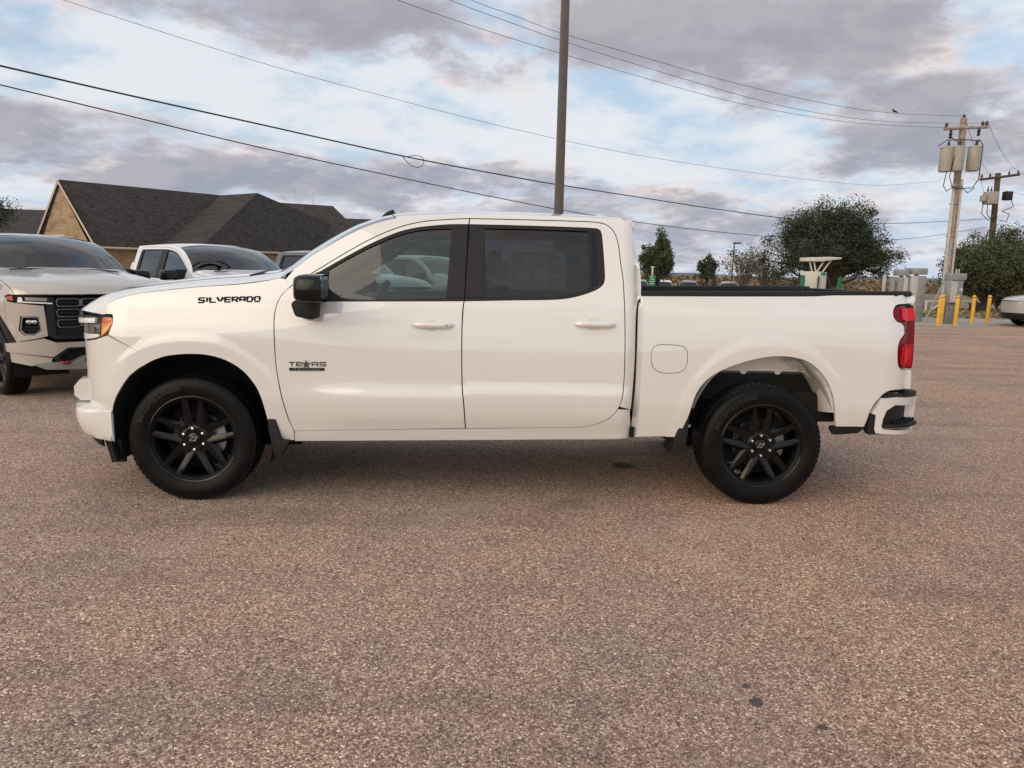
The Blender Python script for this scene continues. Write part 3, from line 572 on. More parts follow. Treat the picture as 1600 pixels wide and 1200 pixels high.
# ------------------------------------------------------------------ the white pickup in front
truck = empty('pickup_truck', (1.87, CL, 0), 0, 'white crew-cab pickup with black wheels parked side-on in the foreground', 'pickup truck')
ORG = Vector((1.87, CL, 0))
RAW_FD, RAW_RD = TR['front_door'], TR['rear_door']
for _k in ('front_door', 'rear_door', 'front_window', 'rear_window', 'front_glass', 'rear_glass', 'fender', 'bed_side', 'fuel_door', 'tail_light'): TR[_k+'_raw'] = TR[_k]; TR[_k] = curvy(TR[_k])
FD, RD = TR['front_door'], TR['rear_door']
fds = both('front_door', FD, PAINT, truck, h=.05)
rds = both('rear_door', RD, PAINT, truck, h=.05)
for s, fd, rd in ((-1, fds[0], rds[0]), (1, fds[1], rds[1])):
    side_panel('window_trim', TR['front_window'], BLACK_TRIM, fd, s, holes=[TR['front_glass']], h=.08, flange=.02, off=-.004)
    side_panel('window_trim', TR['rear_window'], BLACK_TRIM, rd, s, holes=[TR['rear_glass']], h=.08, flange=.02, off=-.004)
    side_panel('pillar_cover', TR['front_pillar_cover'], BLACK_TRIM, fd, s, h=.1, flange=.006, off=.001)
    side_panel('pillar_cover', TR['rear_pillar_cover'], BLACK_TRIM, rd, s, h=.1, flange=.006, off=.001)
    q = [(2.572, 1.452), (2.60, 1.462), (2.612, 1.49), (2.605, 1.68), (2.592, 1.792), (2.571, 1.803), (2.575, 1.64)]
    side_panel('quarter_cover', q, GLOSS_BLACK, rd, s, h=.1, flange=.006, off=.0)
    side_panel('window_glass', TR['front_glass'], GL_CLEAR, fd, s, h=.09, flange=0, off=-.014)
    side_panel('window_glass', TR['rear_glass'], GL_DARK, rd, s, h=.09, flange=0, off=-.014)
    # pull handles: cup and strap
    for door, key in ((fd, 'handleF'), (rd, 'handleR')):
        (x0, z1), (x1, z0), (cx0, cz1), (cx1, cz0) = TR[key]
        b = MB(); zc = (z0+z1)/2; n = 14; rows = []
        for i in range(n+1):
            x = x0+(x1-x0)*i/n; t = abs(2*i/n-1); hh = (z1-z0)/2*(1-.55*t**6); out = .034*(1-t**4)**.5+.004; dzz = .012*(x-x0)/(x1-x0)
            y = float(S_(x, zc)); ring = []
            for a in range(10):
                th = 2*math.pi*a/10; ring.append((x, y-out*.62+math.cos(th)*out*.42-(.002), zc+dzz*0+math.sin(th)*hh))
            rows.append(ring+[ring[0]])
        if s > 0: rows = [[(p[0], 2*CL-p[1], p[2]) for p in r] for r in rows]
        b.grid(rows); hd = b.build('door_handle', PAINT, door, sharp=60)
        cup = [((cx0+cx1)/2+(cx1-cx0)/2*math.cos(a), (cz0+cz1)/2+(cz1-cz0)/2*math.sin(a)) for a in np.linspace(0, 2*math.pi, 20)[:-1]]
        rws = []
        for k, (sc, dp) in enumerate(((1.0, .0008), (.93, .0006), (.80, -.002), (.5, -.004), (.05, -.005))):
            rw = []
            for p in cup+[cup[0]]:
                x = (cx0+cx1)/2+(p[0]-(cx0+cx1)/2)*sc; z = (cz0+cz1)/2+(p[1]-(cz0+cz1)/2)*sc; y = float(S_(x, z))-.0012-(.0 if k else -.001)
                rw.append((x, y if s < 0 else 2*CL-y, z))
            rws.append(rw)
        MB().grid(rws).build('handle_cup', mat('handle_cup_shade', (.66, .645, .62), .42, coat=.6), door)  # near-flat cup: the shade of a recess is painted as darker body paint
        if key == 'handleF':
            MB().lathe([(.001, -.003), (.008, -.003), (.0085, .003)], 16, c=(x1-.045, (float(S_(x1-.04, zc))-.036) if s < 0 else 2*CL-float(S_(x1-.04, zc))+.036, zc)).build('lock_cylinder', CHROME, door)
fen = both('front_fender', TR['fender'], PAINT, truck, h=.017)
# cab frame: windscreen pillar, roof rail, rear pillar
top_f = curvy(RAW_FD[:9], False); edge_r = curvy(RAW_RD[:20], False)
cre = [(x+.006, z) for x, z in TR['cab_rear']]
low_r = [p for p in edge_r if p[1] < .672]; up_r = [p for p in edge_r if p[1] >= .672]
cf = [(.600, 1.4475)]+curvy(TR['cab_frame_out'][1:]+cre[:-1], False)+[(2.838, .65)]
cf += offset_line(up_r[::-1], -.0065)+offset_line(top_f, -.0065)[1:]
cab = both('cab_side_frame', cf, PAINT, truck, h=.04)
rk = TR['rocker']; both('rocker_panel', [rk[0], rk[1]]+offset_line(low_r[::-1], -.0055)[::-1][::1]+[(2.838, .646), (2.856, .526), (2.861, .446), rk[9], rk[10]] if False else [rk[0], rk[1], rk[2]]+offset_line(low_r, .0055)[::-1]+[(2.838, .646), (2.856, .526), (2.861, .446), rk[9], rk[10]], PAINT, truck, h=.05)
beds = both('bed_side', TR['bed_side'], PAINT, truck, h=.019, holes=[offset_line(TR['fuel_door']+TR['fuel_door'][:1], .004)[:-1]])
for bd, s in zip(beds, (-1, 1)):
    side_panel('fuel_door' if s < 0 else 'body_plug', TR['fuel_door'], PAINT, bd, s, h=.04, flange=.01)
    side_panel('fuel_door_recess', [(x+(x-3.08)*.08, z+(z-.987)*.08) for x, z in TR['fuel_door']], VOID, bd, s, h=.1, flange=0, off=-.012)
# dark inner shell behind the shut lines
both('inner_shell', [(.50, .46), (2.83, .50), (2.86, 1.3), (2.84, 1.80), (2.78, 1.868), (1.45, 1.862), (1.12, 1.78), (.62, 1.44), (.50, 1.25)], VOID, truck, holes=[TR['front_glass'], TR['rear_glass']], h=.12, flange=0, off=-.032)
both('inner_shell', [(-.24, 1.03), (.0, 1.09), (.3, 1.0), (.52, .85), (.60, .50), (.66, .45), (.56, 1.36), (.2, 1.34), (-.4, 1.24)], VOID, truck, h=.12, flange=0, off=-.03)
# ---- hood
hs = TR['hood_seam'][::-1]                          # nose -> cowl
rows = []; nu = 40
for i, (x, z) in enumerate(hs):
    y = float(S_(x, z))+.006; hw = CL-y
    k = max(0.0, min(1.0, (1.34-z)/.135)); xc = x-.045*(1-k)-k*(x+.895)
    rise = .055*(1-k)+.060*math.sin(min(1, k*1.0)*math.pi)*.35+.012*k
    row = []
    for j in range(nu+1):
        u = -1+2*j/nu; u = math.copysign(1-(1-abs(u))**1.35, u); a = abs(u)
        p = 2.0*(1-k)+4.2*k; sh = (1-a**9)*.72+(1-a**2)*.28
        dome = .016*(1-k)*(np.clip((a-.42)/.12, 0, 1)-1)*-1
        row.append((xc+(x-xc)*a**p, CL+u*hw, z+rise*sh+float(dome)))
    rows.append(row)
rows.insert(0, [(p[0]+.03, p[1], p[2]-.012) for p in rows[0]])
hb = MB().grid(rows); hood = hb.build('hood', PAINT, truck, sharp=60)
# ---- windscreen, roof, back
def cross_skin(edge, bx, bz, n=28, p=2.0):
    rows = []
    for i, (x, y, z) in enumerate(edge):
        f = i/(len(edge)-1); b1 = bx(f) if callable(bx) else bx; b2 = bz(f) if callable(bz) else bz; row = []
        for j in range(n+1):
            u = -1+2*j/n; u = math.copysign(1-(1-abs(u))**1.5, u); row.append((x+b1*(1-abs(u)**2), CL+u*(CL-y), z+b2*(1-abs(u)**p)))
        rows.append(row)
    return rows
out = TR['cab_frame_out']
ws = [(x, float(S_(x, z))+.002, z-.001) for x, z in out[:9]]
ws = [(ws[0][0]-.05, ws[0][1]+.01, ws[0][2]-.035)]+ws
MB().grid(cross_skin(ws, lambda f: -.16+.06*f, lambda f: .045+.02*f, p=2.2)).build('windscreen', GL_WS, truck, sharp=60)
rf = [(x, float(S_(x, z))+.001, z-.0005) for x, z in out[8:]]
rr_ = [(2.852, .33, 1.862)]
roof = MB().grid(cross_skin(rf+rr_, lambda f: -.10*(1-f)**3, lambda f: .062-.02*f, p=3.0)).build('roof', PAINT, truck, sharp=50)
MB().grid(cross_skin([(2.80, .30, 1.889), (2.838, .307, 1.884), (2.862, .318, 1.868), (2.874, .328, 1.850), (2.872, .332, 1.836), (2.845, .33, 1.815), (2.83, .34, 1.80)], .0, .035, p=3)).build('roof_spoiler', PAINT, truck, sharp=40)
for s in (-1, 1):
    yv = lambda y: y if s < 0 else 2*CL-y
    MB().prism([(2.79, 1.888), (2.838, 1.886), (2.862, 1.872), (2.876, 1.852), (2.873, 1.836), (2.848, 1.812), (2.80, 1.80)], yv(.300), yv(.345)).build('spoiler_end', PAINT, truck, bevel=.006)
rb = [(x, float(S_(x, z))+.001, z) for x, z in cre]
rb = [(2.836, .325, 1.865)]+rb
back = MB().grid(cross_skin(rb, 0.0, 0.0)).build('cab_back', PAINT, truck, sharp=50)
MB().prism(rounded([(.50, 1.44), (1.52, 1.44), (1.45, 1.78), (.57, 1.78)], .05), 2.868, 2.884, 'x').build('back_window', GLOSS_BLACK, truck)
MB().box(2.835, 2.868, .75, 1.27, 1.79, 1.815).build('high_brake_light', RED_DK, back, bevel=.004)
for xx, zz, w_ in ((.02, 0, .02),):
    b = MB(); b.prism([(1.075, 1.885), (1.10, 1.918), (1.13, 1.945), (1.185, 1.971), (1.192, 1.94), (1.235, 1.937), (1.252, 1.915), (1.255, 1.885)], CL-.028, CL+.028); b.build('roof_antenna', BLACK_PLAST, truck, bevel=.012)
# cowl and wipers
MB().grid(cross_skin([(.30, .16, 1.405), (.42, .17, 1.418), (.52, .18, 1.425)], -.14, .052, p=2.2)).build('cowl_panel', BLACK_PLAST, truck)
for y0, y1 in ((.38, 1.0), (1.05, 1.68)):
    MB().tube([(.30, y0, 1.462), (.34, (y0+y1)/2, 1.49), (.30, y1, 1.478)], .009, 6).build('wiper', BLACK_PLAST, truck)
MB().prism([(.24, 1.415), (.33, 1.432), (.43, 1.440), (.46, 1.452), (.40, 1.455), (.30, 1.445)], .30, .42).build('wiper_pivot_cover', BLACK_PLAST, truck, bevel=.005)
# ---- nose
cover = [(-.2336, .9432), (-.2353, .9139)]+TR['bumper_cover'][2:9]+[(-.60, .590), (-.72, .588), (-.838, .588), (-.838, 1.015), (-.70, 1.022), (-.60, 1.040), (-.535, 1.062), (-.502, 1.072), (-.3612, 1.009)]
covers = both('bumper_cover', cover, PAINT, truck, h=.02)
wrap('front_bumper', [(.385, -.02), (.392, .03), (.43, .062), (.50, .082), (.565, .085), (.585, .075), (.590, .03), (.591, -.01)], PAINT, truck, .958)
wrap('bumper_insert', [(.60, -.01), (.605, .05), (.64, .085), (.70, .085), (.745, .05), (.757, -.01)], PAINT, truck, .66)
wrap('lower_valance', [(.335, -.05), (.34, -.02), (.395, .02), (.40, -.03)], BLACK_PLAST, truck, .90)
for s in (-1, 1):
    b = MB(); yv = lambda y: y if s < 0 else 2*CL-y
    b.add([(x, yv(y), z) for x, y, z in [(-.60, .13, .395), (-.46, .05, .395), (-.47, .12, .235), (-.575, .16, .22), (-.60, .17, .395), (-.46, .10, .395), (-.47, .15, .235), (-.575, .20, .22)]], [(0, 1, 2, 3), (7, 6, 5, 4), (0, 4, 5, 1), (1, 5, 6, 2), (2, 6, 7, 3), (3, 7, 4, 0)])
    b.build('air_deflector', BLACK_PLAST, truck)
wrap('grille_surround', [(.76, -.06), (.76, -.015), (1.175, -.015), (1.18, -.06)], BLACK_PLAST, truck, .62)
for zb, hh in ((.80, .012), (.87, .012), (.94, .012), (1.01, .012), (1.12, .022)):
    wrap('grille_bar', [(zb-hh, -.02), (zb-hh, .012), (zb, .022), (zb+hh, .012), (zb+hh, -.02)], GLOSS_BLACK, truck, .60)
em = nose_panel('front_emblem', [(-.16, -.02+1.065), (-.12, .04+1.065), (-.05, .04+1.065), (-.04, .065+1.065), (.06, .065+1.065), (.05, .04+1.065), (.16, .04+1.065), (.12, -.02+1.065), (.05, -.02+1.065), (.04, -.045+1.065), (-.06, -.045+1.065), (-.05, -.02+1.065)], GLOSS_BLACK, truck, out=.035, h=.06, flange=.02)
head_out = [(-.846, 1.172), (-.70, 1.183), (-.60, 1.191), (-.48, 1.1995), (-.4665, 1.192), (-.466, 1.150), (-.4905, 1.104), (-.53, 1.070), (-.60, 1.046), (-.70, 1.028), (-.84, 1.018)]
for s in (-1, 1):
    hl = side_panel('headlight', head_out, mat('lamp_housing', (.30, .29, .28), .35, metal=.4), truck, s, h=.04, flange=.03, off=-.025)
    side_panel('lamp_brow', [(-.846, 1.160), (-.70, 1.172), (-.60, 1.180), (-.478, 1.1885), (-.478, 1.1985), (-.60, 1.190), (-.70, 1.182), (-.846, 1.171)], BLACK_TRIM, hl, s, h=.05, flange=.02, off=-.001)
    side_panel('turn_lamp', [(-.545, 1.183), (-.478, 1.187), (-.4725, 1.180), (-.473, 1.150), (-.4945, 1.110), (-.532, 1.077), (-.560, 1.064)], AMBER, hl, s, h=.03, flange=.02, off=-.004)
    side_panel('turn_lamp_foot', [(-.556, 1.072), (-.532, 1.083), (-.4985, 1.112), (-.484, 1.140), (-.52, 1.128), (-.548, 1.095)], mat('amber_pale', (.85, .48, .10), .15, coat=1), hl, s, h=.03, flange=.004, off=-.001)
    side_panel('turn_reflector', [(-.535, 1.15), (-.49, 1.155), (-.485, 1.17), (-.535, 1.172)], mat('amber_dark', (.55, .10, .01), .2, coat=1), hl, s, h=.03, flange=.006, off=.0)
    side_panel('daytime_lamp', [(-.843, 1.130), (-.70, 1.138), (-.565, 1.147), (-.560, 1.178), (-.70, 1.168), (-.843, 1.158)], PAINT, hl, s, h=.03, flange=.03, off=.035)
    side_panel('headlamp_reflector', [(-.82, 1.068), (-.575, 1.085), (-.57, 1.132), (-.82, 1.122)], mat('lamp_reflector', (.62, .60, .58), .25, metal=.6, coat=1), hl, s, h=.03, flange=.02, off=-.006)
    for xa, xb in ((-.625, -.60), (-.70, -.675), (-.76, -.74)):
        side_panel('projector_bezel', [(xa, 1.075), (xb, 1.075), (xb, 1.124), (xa, 1.122)], BLACK_TRIM, hl, s, h=.03, flange=.01, off=-.002)
    side_panel('headlamp_chin', [(-.84, 1.022), (-.70, 1.033), (-.60, 1.052), (-.565, 1.062), (-.57, 1.078), (-.84, 1.060)], mat('chin_white', (.80, .80, .82), .2, coat=1), hl, s, h=.03, flange=.02, off=.006)
    side_panel('lens', [(-.84, 1.055), (-.58, 1.075), (-.56, 1.130), (-.84, 1.128)], GL_LENS, hl, s, h=.04, flange=0, off=.004)
# ---- mirrors
for s in (-1, 1):
    yv = lambda y: y if s < 0 else 2*CL-y
    b = MB(); rows = []
    for x, sc in ((.735, .62), (.742, .80), (.765, .93), (.80, 1.0), (.86, 1.0), (.892, .985), (.905, .96)):
        zc, yc = 1.405, -.175; hz_, hy = .083*sc, .122*sc; ring = []
        for a in range(24):
            th = 2*math.pi*a/24; c, q = math.cos(th), math.sin(th); e = .42
            ring.append((x, yv(yc+hy*math.copysign(abs(c)**e, c)), zc+hz_*math.copysign(abs(q)**e, q)+.010*c))
        rows.append(ring+[ring[0]])
    b.grid(rows); k = len(b.v); b.f.append(tuple(range(24)))
    mir = b.build('side_mirror', GLOSS_BLACK, truck, sharp=50)
    g = MB(); g.prism(rounded([(yv(-.285), 1.335), (yv(-.072), 1.335), (yv(-.072), 1.475), (yv(-.285), 1.475)], .03), .902, .9055, 'x'); g.build('mirror_glass', mat('mirror_silver', (.55, .57, .60), .03, metal=1), mir)
    b = MB(); b.prism(rounded([(.675, 1.305), (.70, 1.225), (.80, 1.205), (.826, 1.215), (.832, 1.335), (.72, 1.335)], .02), yv(-.075), yv(.075)); b.build('mirror_arm', BLACK_PLAST, mir, bevel=.012)
    b = MB(); b.prism([(.80, 1.32), (.87, 1.32), (.845, 1.50), (.815, 1.49)], yv(-.06), yv(.12)); b.build('mirror_sail', BLACK_PLAST, mir, bevel=.006)
# ---- bed
rail = [(x, z) for x, z in TR['bed_side_raw'][:5]]
for s, bd in zip((-1, 1), beds):
    yv = lambda y: y if s < 0 else 2*CL-y
    rows = []
    for x, z in [(2.892, 1.395)]+rail[1:4]+[(4.755, 1.4305)]:
        y = float(S_(x, z)); rows.append([(x, yv(y-.004), z-.006), (x, yv(y-.003), z+.012), (x, yv(y+.006), z+.026), (x, yv(y+.075), z+.026), (x, yv(y+.083), z+.015), (x, yv(y+.083), z-.05)])
    MB().grid(rows).build('bed_rail_cap', BLACK_PLAST, bd, sharp=30)
    b = MB(); b.box(2.90, 4.74, *sorted((yv(.16), yv(.19))), 1.07, 1.37); b.build('bed_inner_wall', BLACK_PLAST, bd)
b = MB(); b.box(2.90, 4.75, .30, 1.72, .84, .87); b.build('bed_floor', BLACK_PLAST, truck)
b = MB(); b.box(2.895, 2.925, .12, 1.90, .60, 1.40); b.build('bed_front_wall', PAINT, truck)
tg = MB().box(4.735, 4.785, .20, 1.82, .82, 1.425).build('tailgate', PAINT, truck, bevel=.012)
MB().box(4.785, 4.80, .75, 1.27, 1.24, 1.33).build('tailgate_handle', BLACK_PLAST, tg, bevel=.006)
MB().box(4.715, 4.782, .22, 1.80, 1.426, 1.442).build('tailgate_cap', BLACK_PLAST, tg, bevel=.005)
TL = TR['tail_light']
def clampx(poly, xm): return [(min(x, xm), z) for x, z in poly]
for s, bd in zip((-1, 1), beds):
    t_ = side_panel('tail_light', clampx(TL, 4.765), RED_DK, bd, s, h=.025, flange=.03, off=-.006)
    side_panel('upper_lamp', [(4.636, 1.275), (4.64, 1.340), (4.755, 1.345), (4.762, 1.30), (4.752, 1.262), (4.68, 1.256)], RED_HI, t_, s, h=.025, flange=.01, off=.004)
    side_panel('lower_lamp', [(4.636, .985), (4.64, 1.085), (4.668, 1.108), (4.754, 1.108), (4.752, .97), (4.744, .956), (4.66, .958)], RED, t_, s, h=.025, flange=.01, off=.004)
    side_panel('lamp_stripe', [(4.660, .985), (4.664, 1.085), (4.735, 1.085), (4.730, .975)], RED_HI, t_, s, h=.025, flange=.004, off=.008)
# ---- rear bumper: its own curved surface
def SB(x, z): return .02+.24*np.clip((np.asarray(x)-4.5)/.4, 0, 1)**2.2+0*np.asarray(z)
def rb_panel(name, key, m, off, parent, flange=.06):
    global S_
    res = []; S_ = SB
    poly = clampx(TR[key], 4.90)
    for s in (-1, 1): res.append(side_panel(name, poly, m, parent, s, h=.03, flange=flange, off=off))
    S_ = S; return res
rbp = MB().box(4.79, 4.90, .24, 1.78, .50, .745).build('rear_bumper', PAINT, truck, bevel=.02)
rb_panel('bumper_corner', 'rb_white', PAINT, 0.0, rbp); rb_panel('bumper_top_pad', 'rb_top', BLACK_PLAST, .004, rbp); rb_panel('bumper_end_cap', 'rb_corner', BLACK_PLAST, .0, rbp)
rb_panel('step_pocket', 'rb_pocket', BLACK_PLAST, -.05, rbp, .02)
for s in (-1, 1):
    yv = lambda y: y if s < 0 else 2*CL-y
    b = MB(); b.prism([(4.565, yv(.07)), (4.66, yv(.055)), (4.78, yv(.10)), (4.89, yv(.20)), (4.895, yv(.24)), (4.60, yv(.20))], .540, .565, 'z')
    for i in range(9):
        f = i/8; x = 4.66+.22*f; y = .075+.15*f**1.6; b.box(x-.006, x+.006, *sorted((yv(y), yv(y+.08))), .565, .585)
    b.build('corner_step', BLACK_PLAST, rbp, bevel=.003)
    MB().box(4.66, 4.885, *sorted((yv(.24), yv(.34))), .756, .775).build('bumper_step_pad', BLACK_PLAST, rbp, bevel=.006)
# black lower pieces
lo = [(4.215, .553), (4.205, .535), (4.235, .492), (4.40, .505), (4.432, .535), (4.432, .551), (4.36, .552)]
both('lower_guard', lo, BLACK_PLAST, truck, h=.05, flange=.04, off=.002)
both('lower_guard', [(2.850, .528), (2.884, .523), (2.884, .452), (2.852, .452)], BLACK_PLAST, truck, h=.05, flange=.03, off=.004)
for s in (-1, 1):
    yv = lambda y: y if s < 0 else 2*CL-y
    MB().prism([(.484, .555), (.535, .553), (.565, .415), (.62, .41), (.575, .318), (.520, .298), (.485, .48)], yv(.035), yv(.10)).build('mud_flap', BLACK_PLAST, truck, bevel=.008)
    MB().prism([(3.19, .605), (3.245, .60), (3.232, .35), (3.13, .345), (3.15, .45)], yv(.045), yv(.26)).build('mud_flap', BLACK_PLAST, truck, bevel=.008)
    # wheel wells
    def well(name, x0, z0, rx, rz, m, y1, a0=-20, a1=200):
        rows = []
        for a in np.linspace(R_(a0), R_(a1), 30): rows.append([(x0+rx*math.cos(a), yv(y), z0+rz*math.sin(a)) for y in (.045, .2, y1)])
        MB().grid(rows).build(name, m, truck, sharp=60)
    well('wheel_well', .0, .44, .515, .545, VOID, .62); well('wheel_well', 3.735, .46, .500, .575, PAINT, .27, 20, 160)
    MB().box(-.56, .56, *sorted((yv(.60), yv(.62))), .25, 1.0).build('wheel_well', VOID, truck)
    # painted wheel-house wall with its flange, dark frame below
    b = MB(); b.prism([(3.30, .90), (4.13, .905), (4.12, .95), (4.03, 1.0), (3.9, 1.04), (3.65, 1.04), (3.45, .99), (3.32, .93)], yv(.262), yv(.275)); b.build('wheel_house', PAINT, truck)
    b = MB(); b.box(3.30, 4.10, *sorted((yv(.235), yv(.262))), .893, .905)
    for x in (3.37, 3.66, 3.90):
        b.prism([(x-.03, .893), (x+.03, .893), (x+.012, .868), (x-.012, .868)], yv(.25), yv(.256))
    b.build('wheel_house_flange', PAINT, truck)
    b = MB(); rows = []; AR = [p for p in TR['bed_side_raw'] if p[0] > 3.95 and p[0] < 4.225 and p[1] > .555 and p[1] < 1.05][::-1]
    for i in range(9):
        f = i/8; x, z = AR[int(round((len(AR)-1)*f))]; wv = .10+.05*math.sin(f*9); y = float(S_(x, z))
        rows.append([(x-.002, yv(y+.012), z-.001), (x-.012-.02*f, yv(y+.09), z-.012), (x-.05+.03*f-.02*math.sin(f*7), yv(y+.09+wv), z-.025)])
    MB().grid(rows).build('wheel_house_edge', PAINT, truck)
    MB().box(4.0, 4.30, *sorted((yv(.20), yv(.24))), .55, .75).build('splash_shield', VOID, truck)
b = MB()
for y in (.45, 1.57): b.box(-.75, 4.7, y-.05, y+.05, .52, .68)
for x in (-.5, .9, 1.9, 2.9, 4.4): b.box(x-.05, x+.05, .4, 1.6, .52, .66)
b.tube([(0, .3, .41), (0, 1.72, .41)], .05, 10); b.tube([(3.745, .3, .41), (3.745, 1.72, .41)], .06, 12); b.lathe([(.001, -.15), (.12, -.10), (.15, 0), (.12, .10), (.001, .15)], 14, c=(3.745, CL, .41))
b.tube([(.4, .75, .45), (2.4, .72, .44), (3.0, .62, .46), (4.3, .55, .52)], .04, 10); b.box(2.0, 2.9, .5, 1.2, .38, .60); b.box(.5, 2.85, .14, 1.88, .47, .49); b.box(-.7, 2.9, .5, 1.5, .6, .9); b.box(2.95, 4.7, .30, 1.72, .68, .84)
b.build('chassis_frame', VOID, truck)
both('sill_flange', [(.62, .407), (2.86, .438), (2.86, .420), (.62, .390)], PAINT, truck, h=.2, flange=.01, off=-.03)
# ---- cabin
b = MB(); b.prism([(.62, 1.18), (.60, 1.30), (.85, 1.345), (.98, 1.30), (1.02, 1.10), (.95, .85), (.7, .85)], .14, 1.88); dash = b.build('dashboard', DASH, truck, bevel=.02)
b = MB(); b.prism([(.84, 1.345), (.95, 1.33), (.99, 1.42), (.96, 1.425)], .78, 1.25); b.build('dash_screen', GLOSS_BLACK, dash, bevel=.008)
b = MB(); b.prism([(.80, 1.345), (.98, 1.33), (1.0, 1.385), (.86, 1.405)], .34, .76); b.build('instrument_hood', DASH, dash, bevel=.01)
M = Matrix.Translation((1.10, .54, 1.26)) @ Matrix.Rotation(R_(-62), 4, 'Y')
sw = MB(); sw.tube([tuple(M @ Vector((.195*math.cos(a), .195*math.sin(a), 0))) for a in np.linspace(0, 2*math.pi, 33)], .018, 8, cap=False); sw.box(-.05, .05, -.17, .17, -.015, .015, M); sw.box(-.17, .0, -.03, .03, -.015, .015, M); sw.tube([(1.10, .54, 1.26), (.90, .54, 1.18)], .03, 8); sw.build('steering_wheel', DASH, truck)
def seat(x, y, w_, name='seat'):
    b = MB(); b.prism(rounded([(x-.50, .84), (x+.02, .80), (x+.06, .92), (x-.46, .99)], .05), y-w_, y+w_); st = b.build(name, CLOTH, truck, bevel=.03)
    b = MB(); b.prism(rounded([(x-.06, .88), (x+.06, .88), (x+.22, 1.46), (x+.12, 1.48)], .04), y-w_, y+w_); b.build('backrest', CLOTH, st, bevel=.03)
    return st
for y in (.54, 1.48):
    s_ = seat(1.72, y, .26); MB().prism(rounded([(1.87, 1.50), (1.96, 1.50), (1.99, 1.66), (1.91, 1.67)], .03), y-.13, y+.13).build('headrest', CLOTH, s_, bevel=.03)
s_ = seat(2.52, CL, .74, 'rear_seat')
for y in (.5, 1.52): MB().prism(rounded([(2.66, 1.48), (2.74, 1.48), (2.76, 1.62), (2.69, 1.62)], .03), y-.12, y+.12).build('headrest', CLOTH, s_, bevel=.03)
MB().box(1.05, 1.75, .86, 1.16, .80, 1.02).build('centre_console', DASH, truck, bevel=.03)
MB().grid([[(p[0]+(.04 if i == 0 else 0), p[1], p[2]-.035) for p in r] for i, r in enumerate(cross_skin([(x, y+.03, z-.004) for x, y, z in rf], lambda f: -.06*(1-f)**3, lambda f: .05-.02*f, p=3.0))]).build('headliner', CLOTH_LT, truck)
MB().box(2.76, 2.80, .20, 1.82, .9, 1.45).build('cab_back_lining', CLOTH, truck)
for y in (.42, 1.30): MB().box(1.16, 1.32, y, y+.34, 1.775, 1.80).build('sun_visor', CLOTH_LT, truck, bevel=.008)
MB().box(.98, 1.0, CL-.13, CL+.13, 1.66, 1.74).build('rear_view_mirror', BLACK_PLAST, truck, bevel=.012)
for s in (-1, 1):
    yv = lambda y: y if s < 0 else 2*CL-y
    b = MB(); b.prism([(.66, 1.40), (1.24, 1.76), (1.42, 1.80), (1.42, 1.77), (1.27, 1.715), (.88, 1.47), (.74, 1.36)], yv(.335), yv(.37)); b.build('pillar_lining', CLOTH_LT, truck, bevel=.01)
    b = MB(); b.prism([(.66, .70), (2.75, .70), (2.75, 1.33), (.75, 1.29)], yv(.145), yv(.18)); b.build('door_lining', CLOTH, truck)
# window sticker inside the rear side glass
side_panel('window_sticker', [(2.03, 1.415), (2.40, 1.43), (2.405, 1.665), (2.035, 1.668)], mat('sticker_paper', (.80, .84, .82), .7), truck, -1, h=.1, flange=0, off=-.022)
b = MB()
rnd = random.Random(4)
for i in range(17):
    z = 1.655-i*.0135
    for c in range(3):
        x0 = 2.045+c*.118; x1 = x0+.02+rnd.random()*.075
        if i in (7,): x0, x1 = 2.04, 2.39
        if rnd.random() < .86: y = float(S_(2.2, z))+.0205; b.add([(x0, y, z), (x1, y, z+.0006), (x1, y, z+.0066), (x0, y, z+.006)], [(0, 1, 2, 3)])
b.build('sticker_print', mat('sticker_ink', (.10, .11, .12), .7), truck)
# ---- lettering and badges
(ax, az_), (bx_, bz_), (cx_, cz_) = TR['silverado']
for s, f in zip((-1, 1), fen):
    stroke_letters('fender_lettering', 'SILVERADO', (ax, az_, bx_, cz_, bz_-az_), GLOSS_BLACK, f, side=s)
DKCHROME = mat('dark_chrome', (.12, .12, .13), .28, metal=1)
(tx0, tz0), (tx1, tz1), (ux0, uz1), (ux1, uz0) = TR['texas']
for s, d in zip((-1, 1), fds):
    yv = lambda y: y if s < 0 else 2*CL-y
    z0, z1 = .900, .928
    stroke_letters('door_badge', 'TE', (tx0+.010, z0, tx0+.092, z1, .001), DKCHROME, d, side=s, th=.19)
    stroke_letters('door_badge', 'AS', (tx1-.092, z0+.002, tx1-.004, z1+.002, .001), DKCHROME, d, side=s, th=.19)
    xm, zm = (tx0+tx1)/2-.005, .914
    y_ = float(S_(xm, zm)); star = [(xm+(.030 if i % 2 == 0 else .012)*math.sin(i*math.pi/5), zm+(.030 if i % 2 == 0 else .012)*math.cos(i*math.pi/5)) for i in range(10)]
    MB().prism(star, yv(y_-.007), yv(y_+.002)).build('door_badge_star', DKCHROME, d)
    MB().tube([(tx0+.002, yv(y_-.003), z1+.003), (tx1, yv(y_-.003), z1+.005)], .0016, 6).build('door_badge_rule', CHROME, d)
    MB().prism(rounded([(ux0, uz0), (ux1, uz0+.003), (ux1, uz1-.002), (ux0, uz1-.004)], .005), yv(y_-.006), yv(y_+.003)).build('door_badge_bar', BLACK_TRIM, d)
    letters_on_side('door_badge_text', 'EDITION', (ux0+.03, uz0+.005, ux1-.03, uz1-.008, .001), ALU, d, depth=.0075, side=s, weight=.01, spacing=1.5)
ORG = Vector((0, 0, 0))
w0 = make_wheel(truck, (0-1.87, .164-CL, .408), 0)
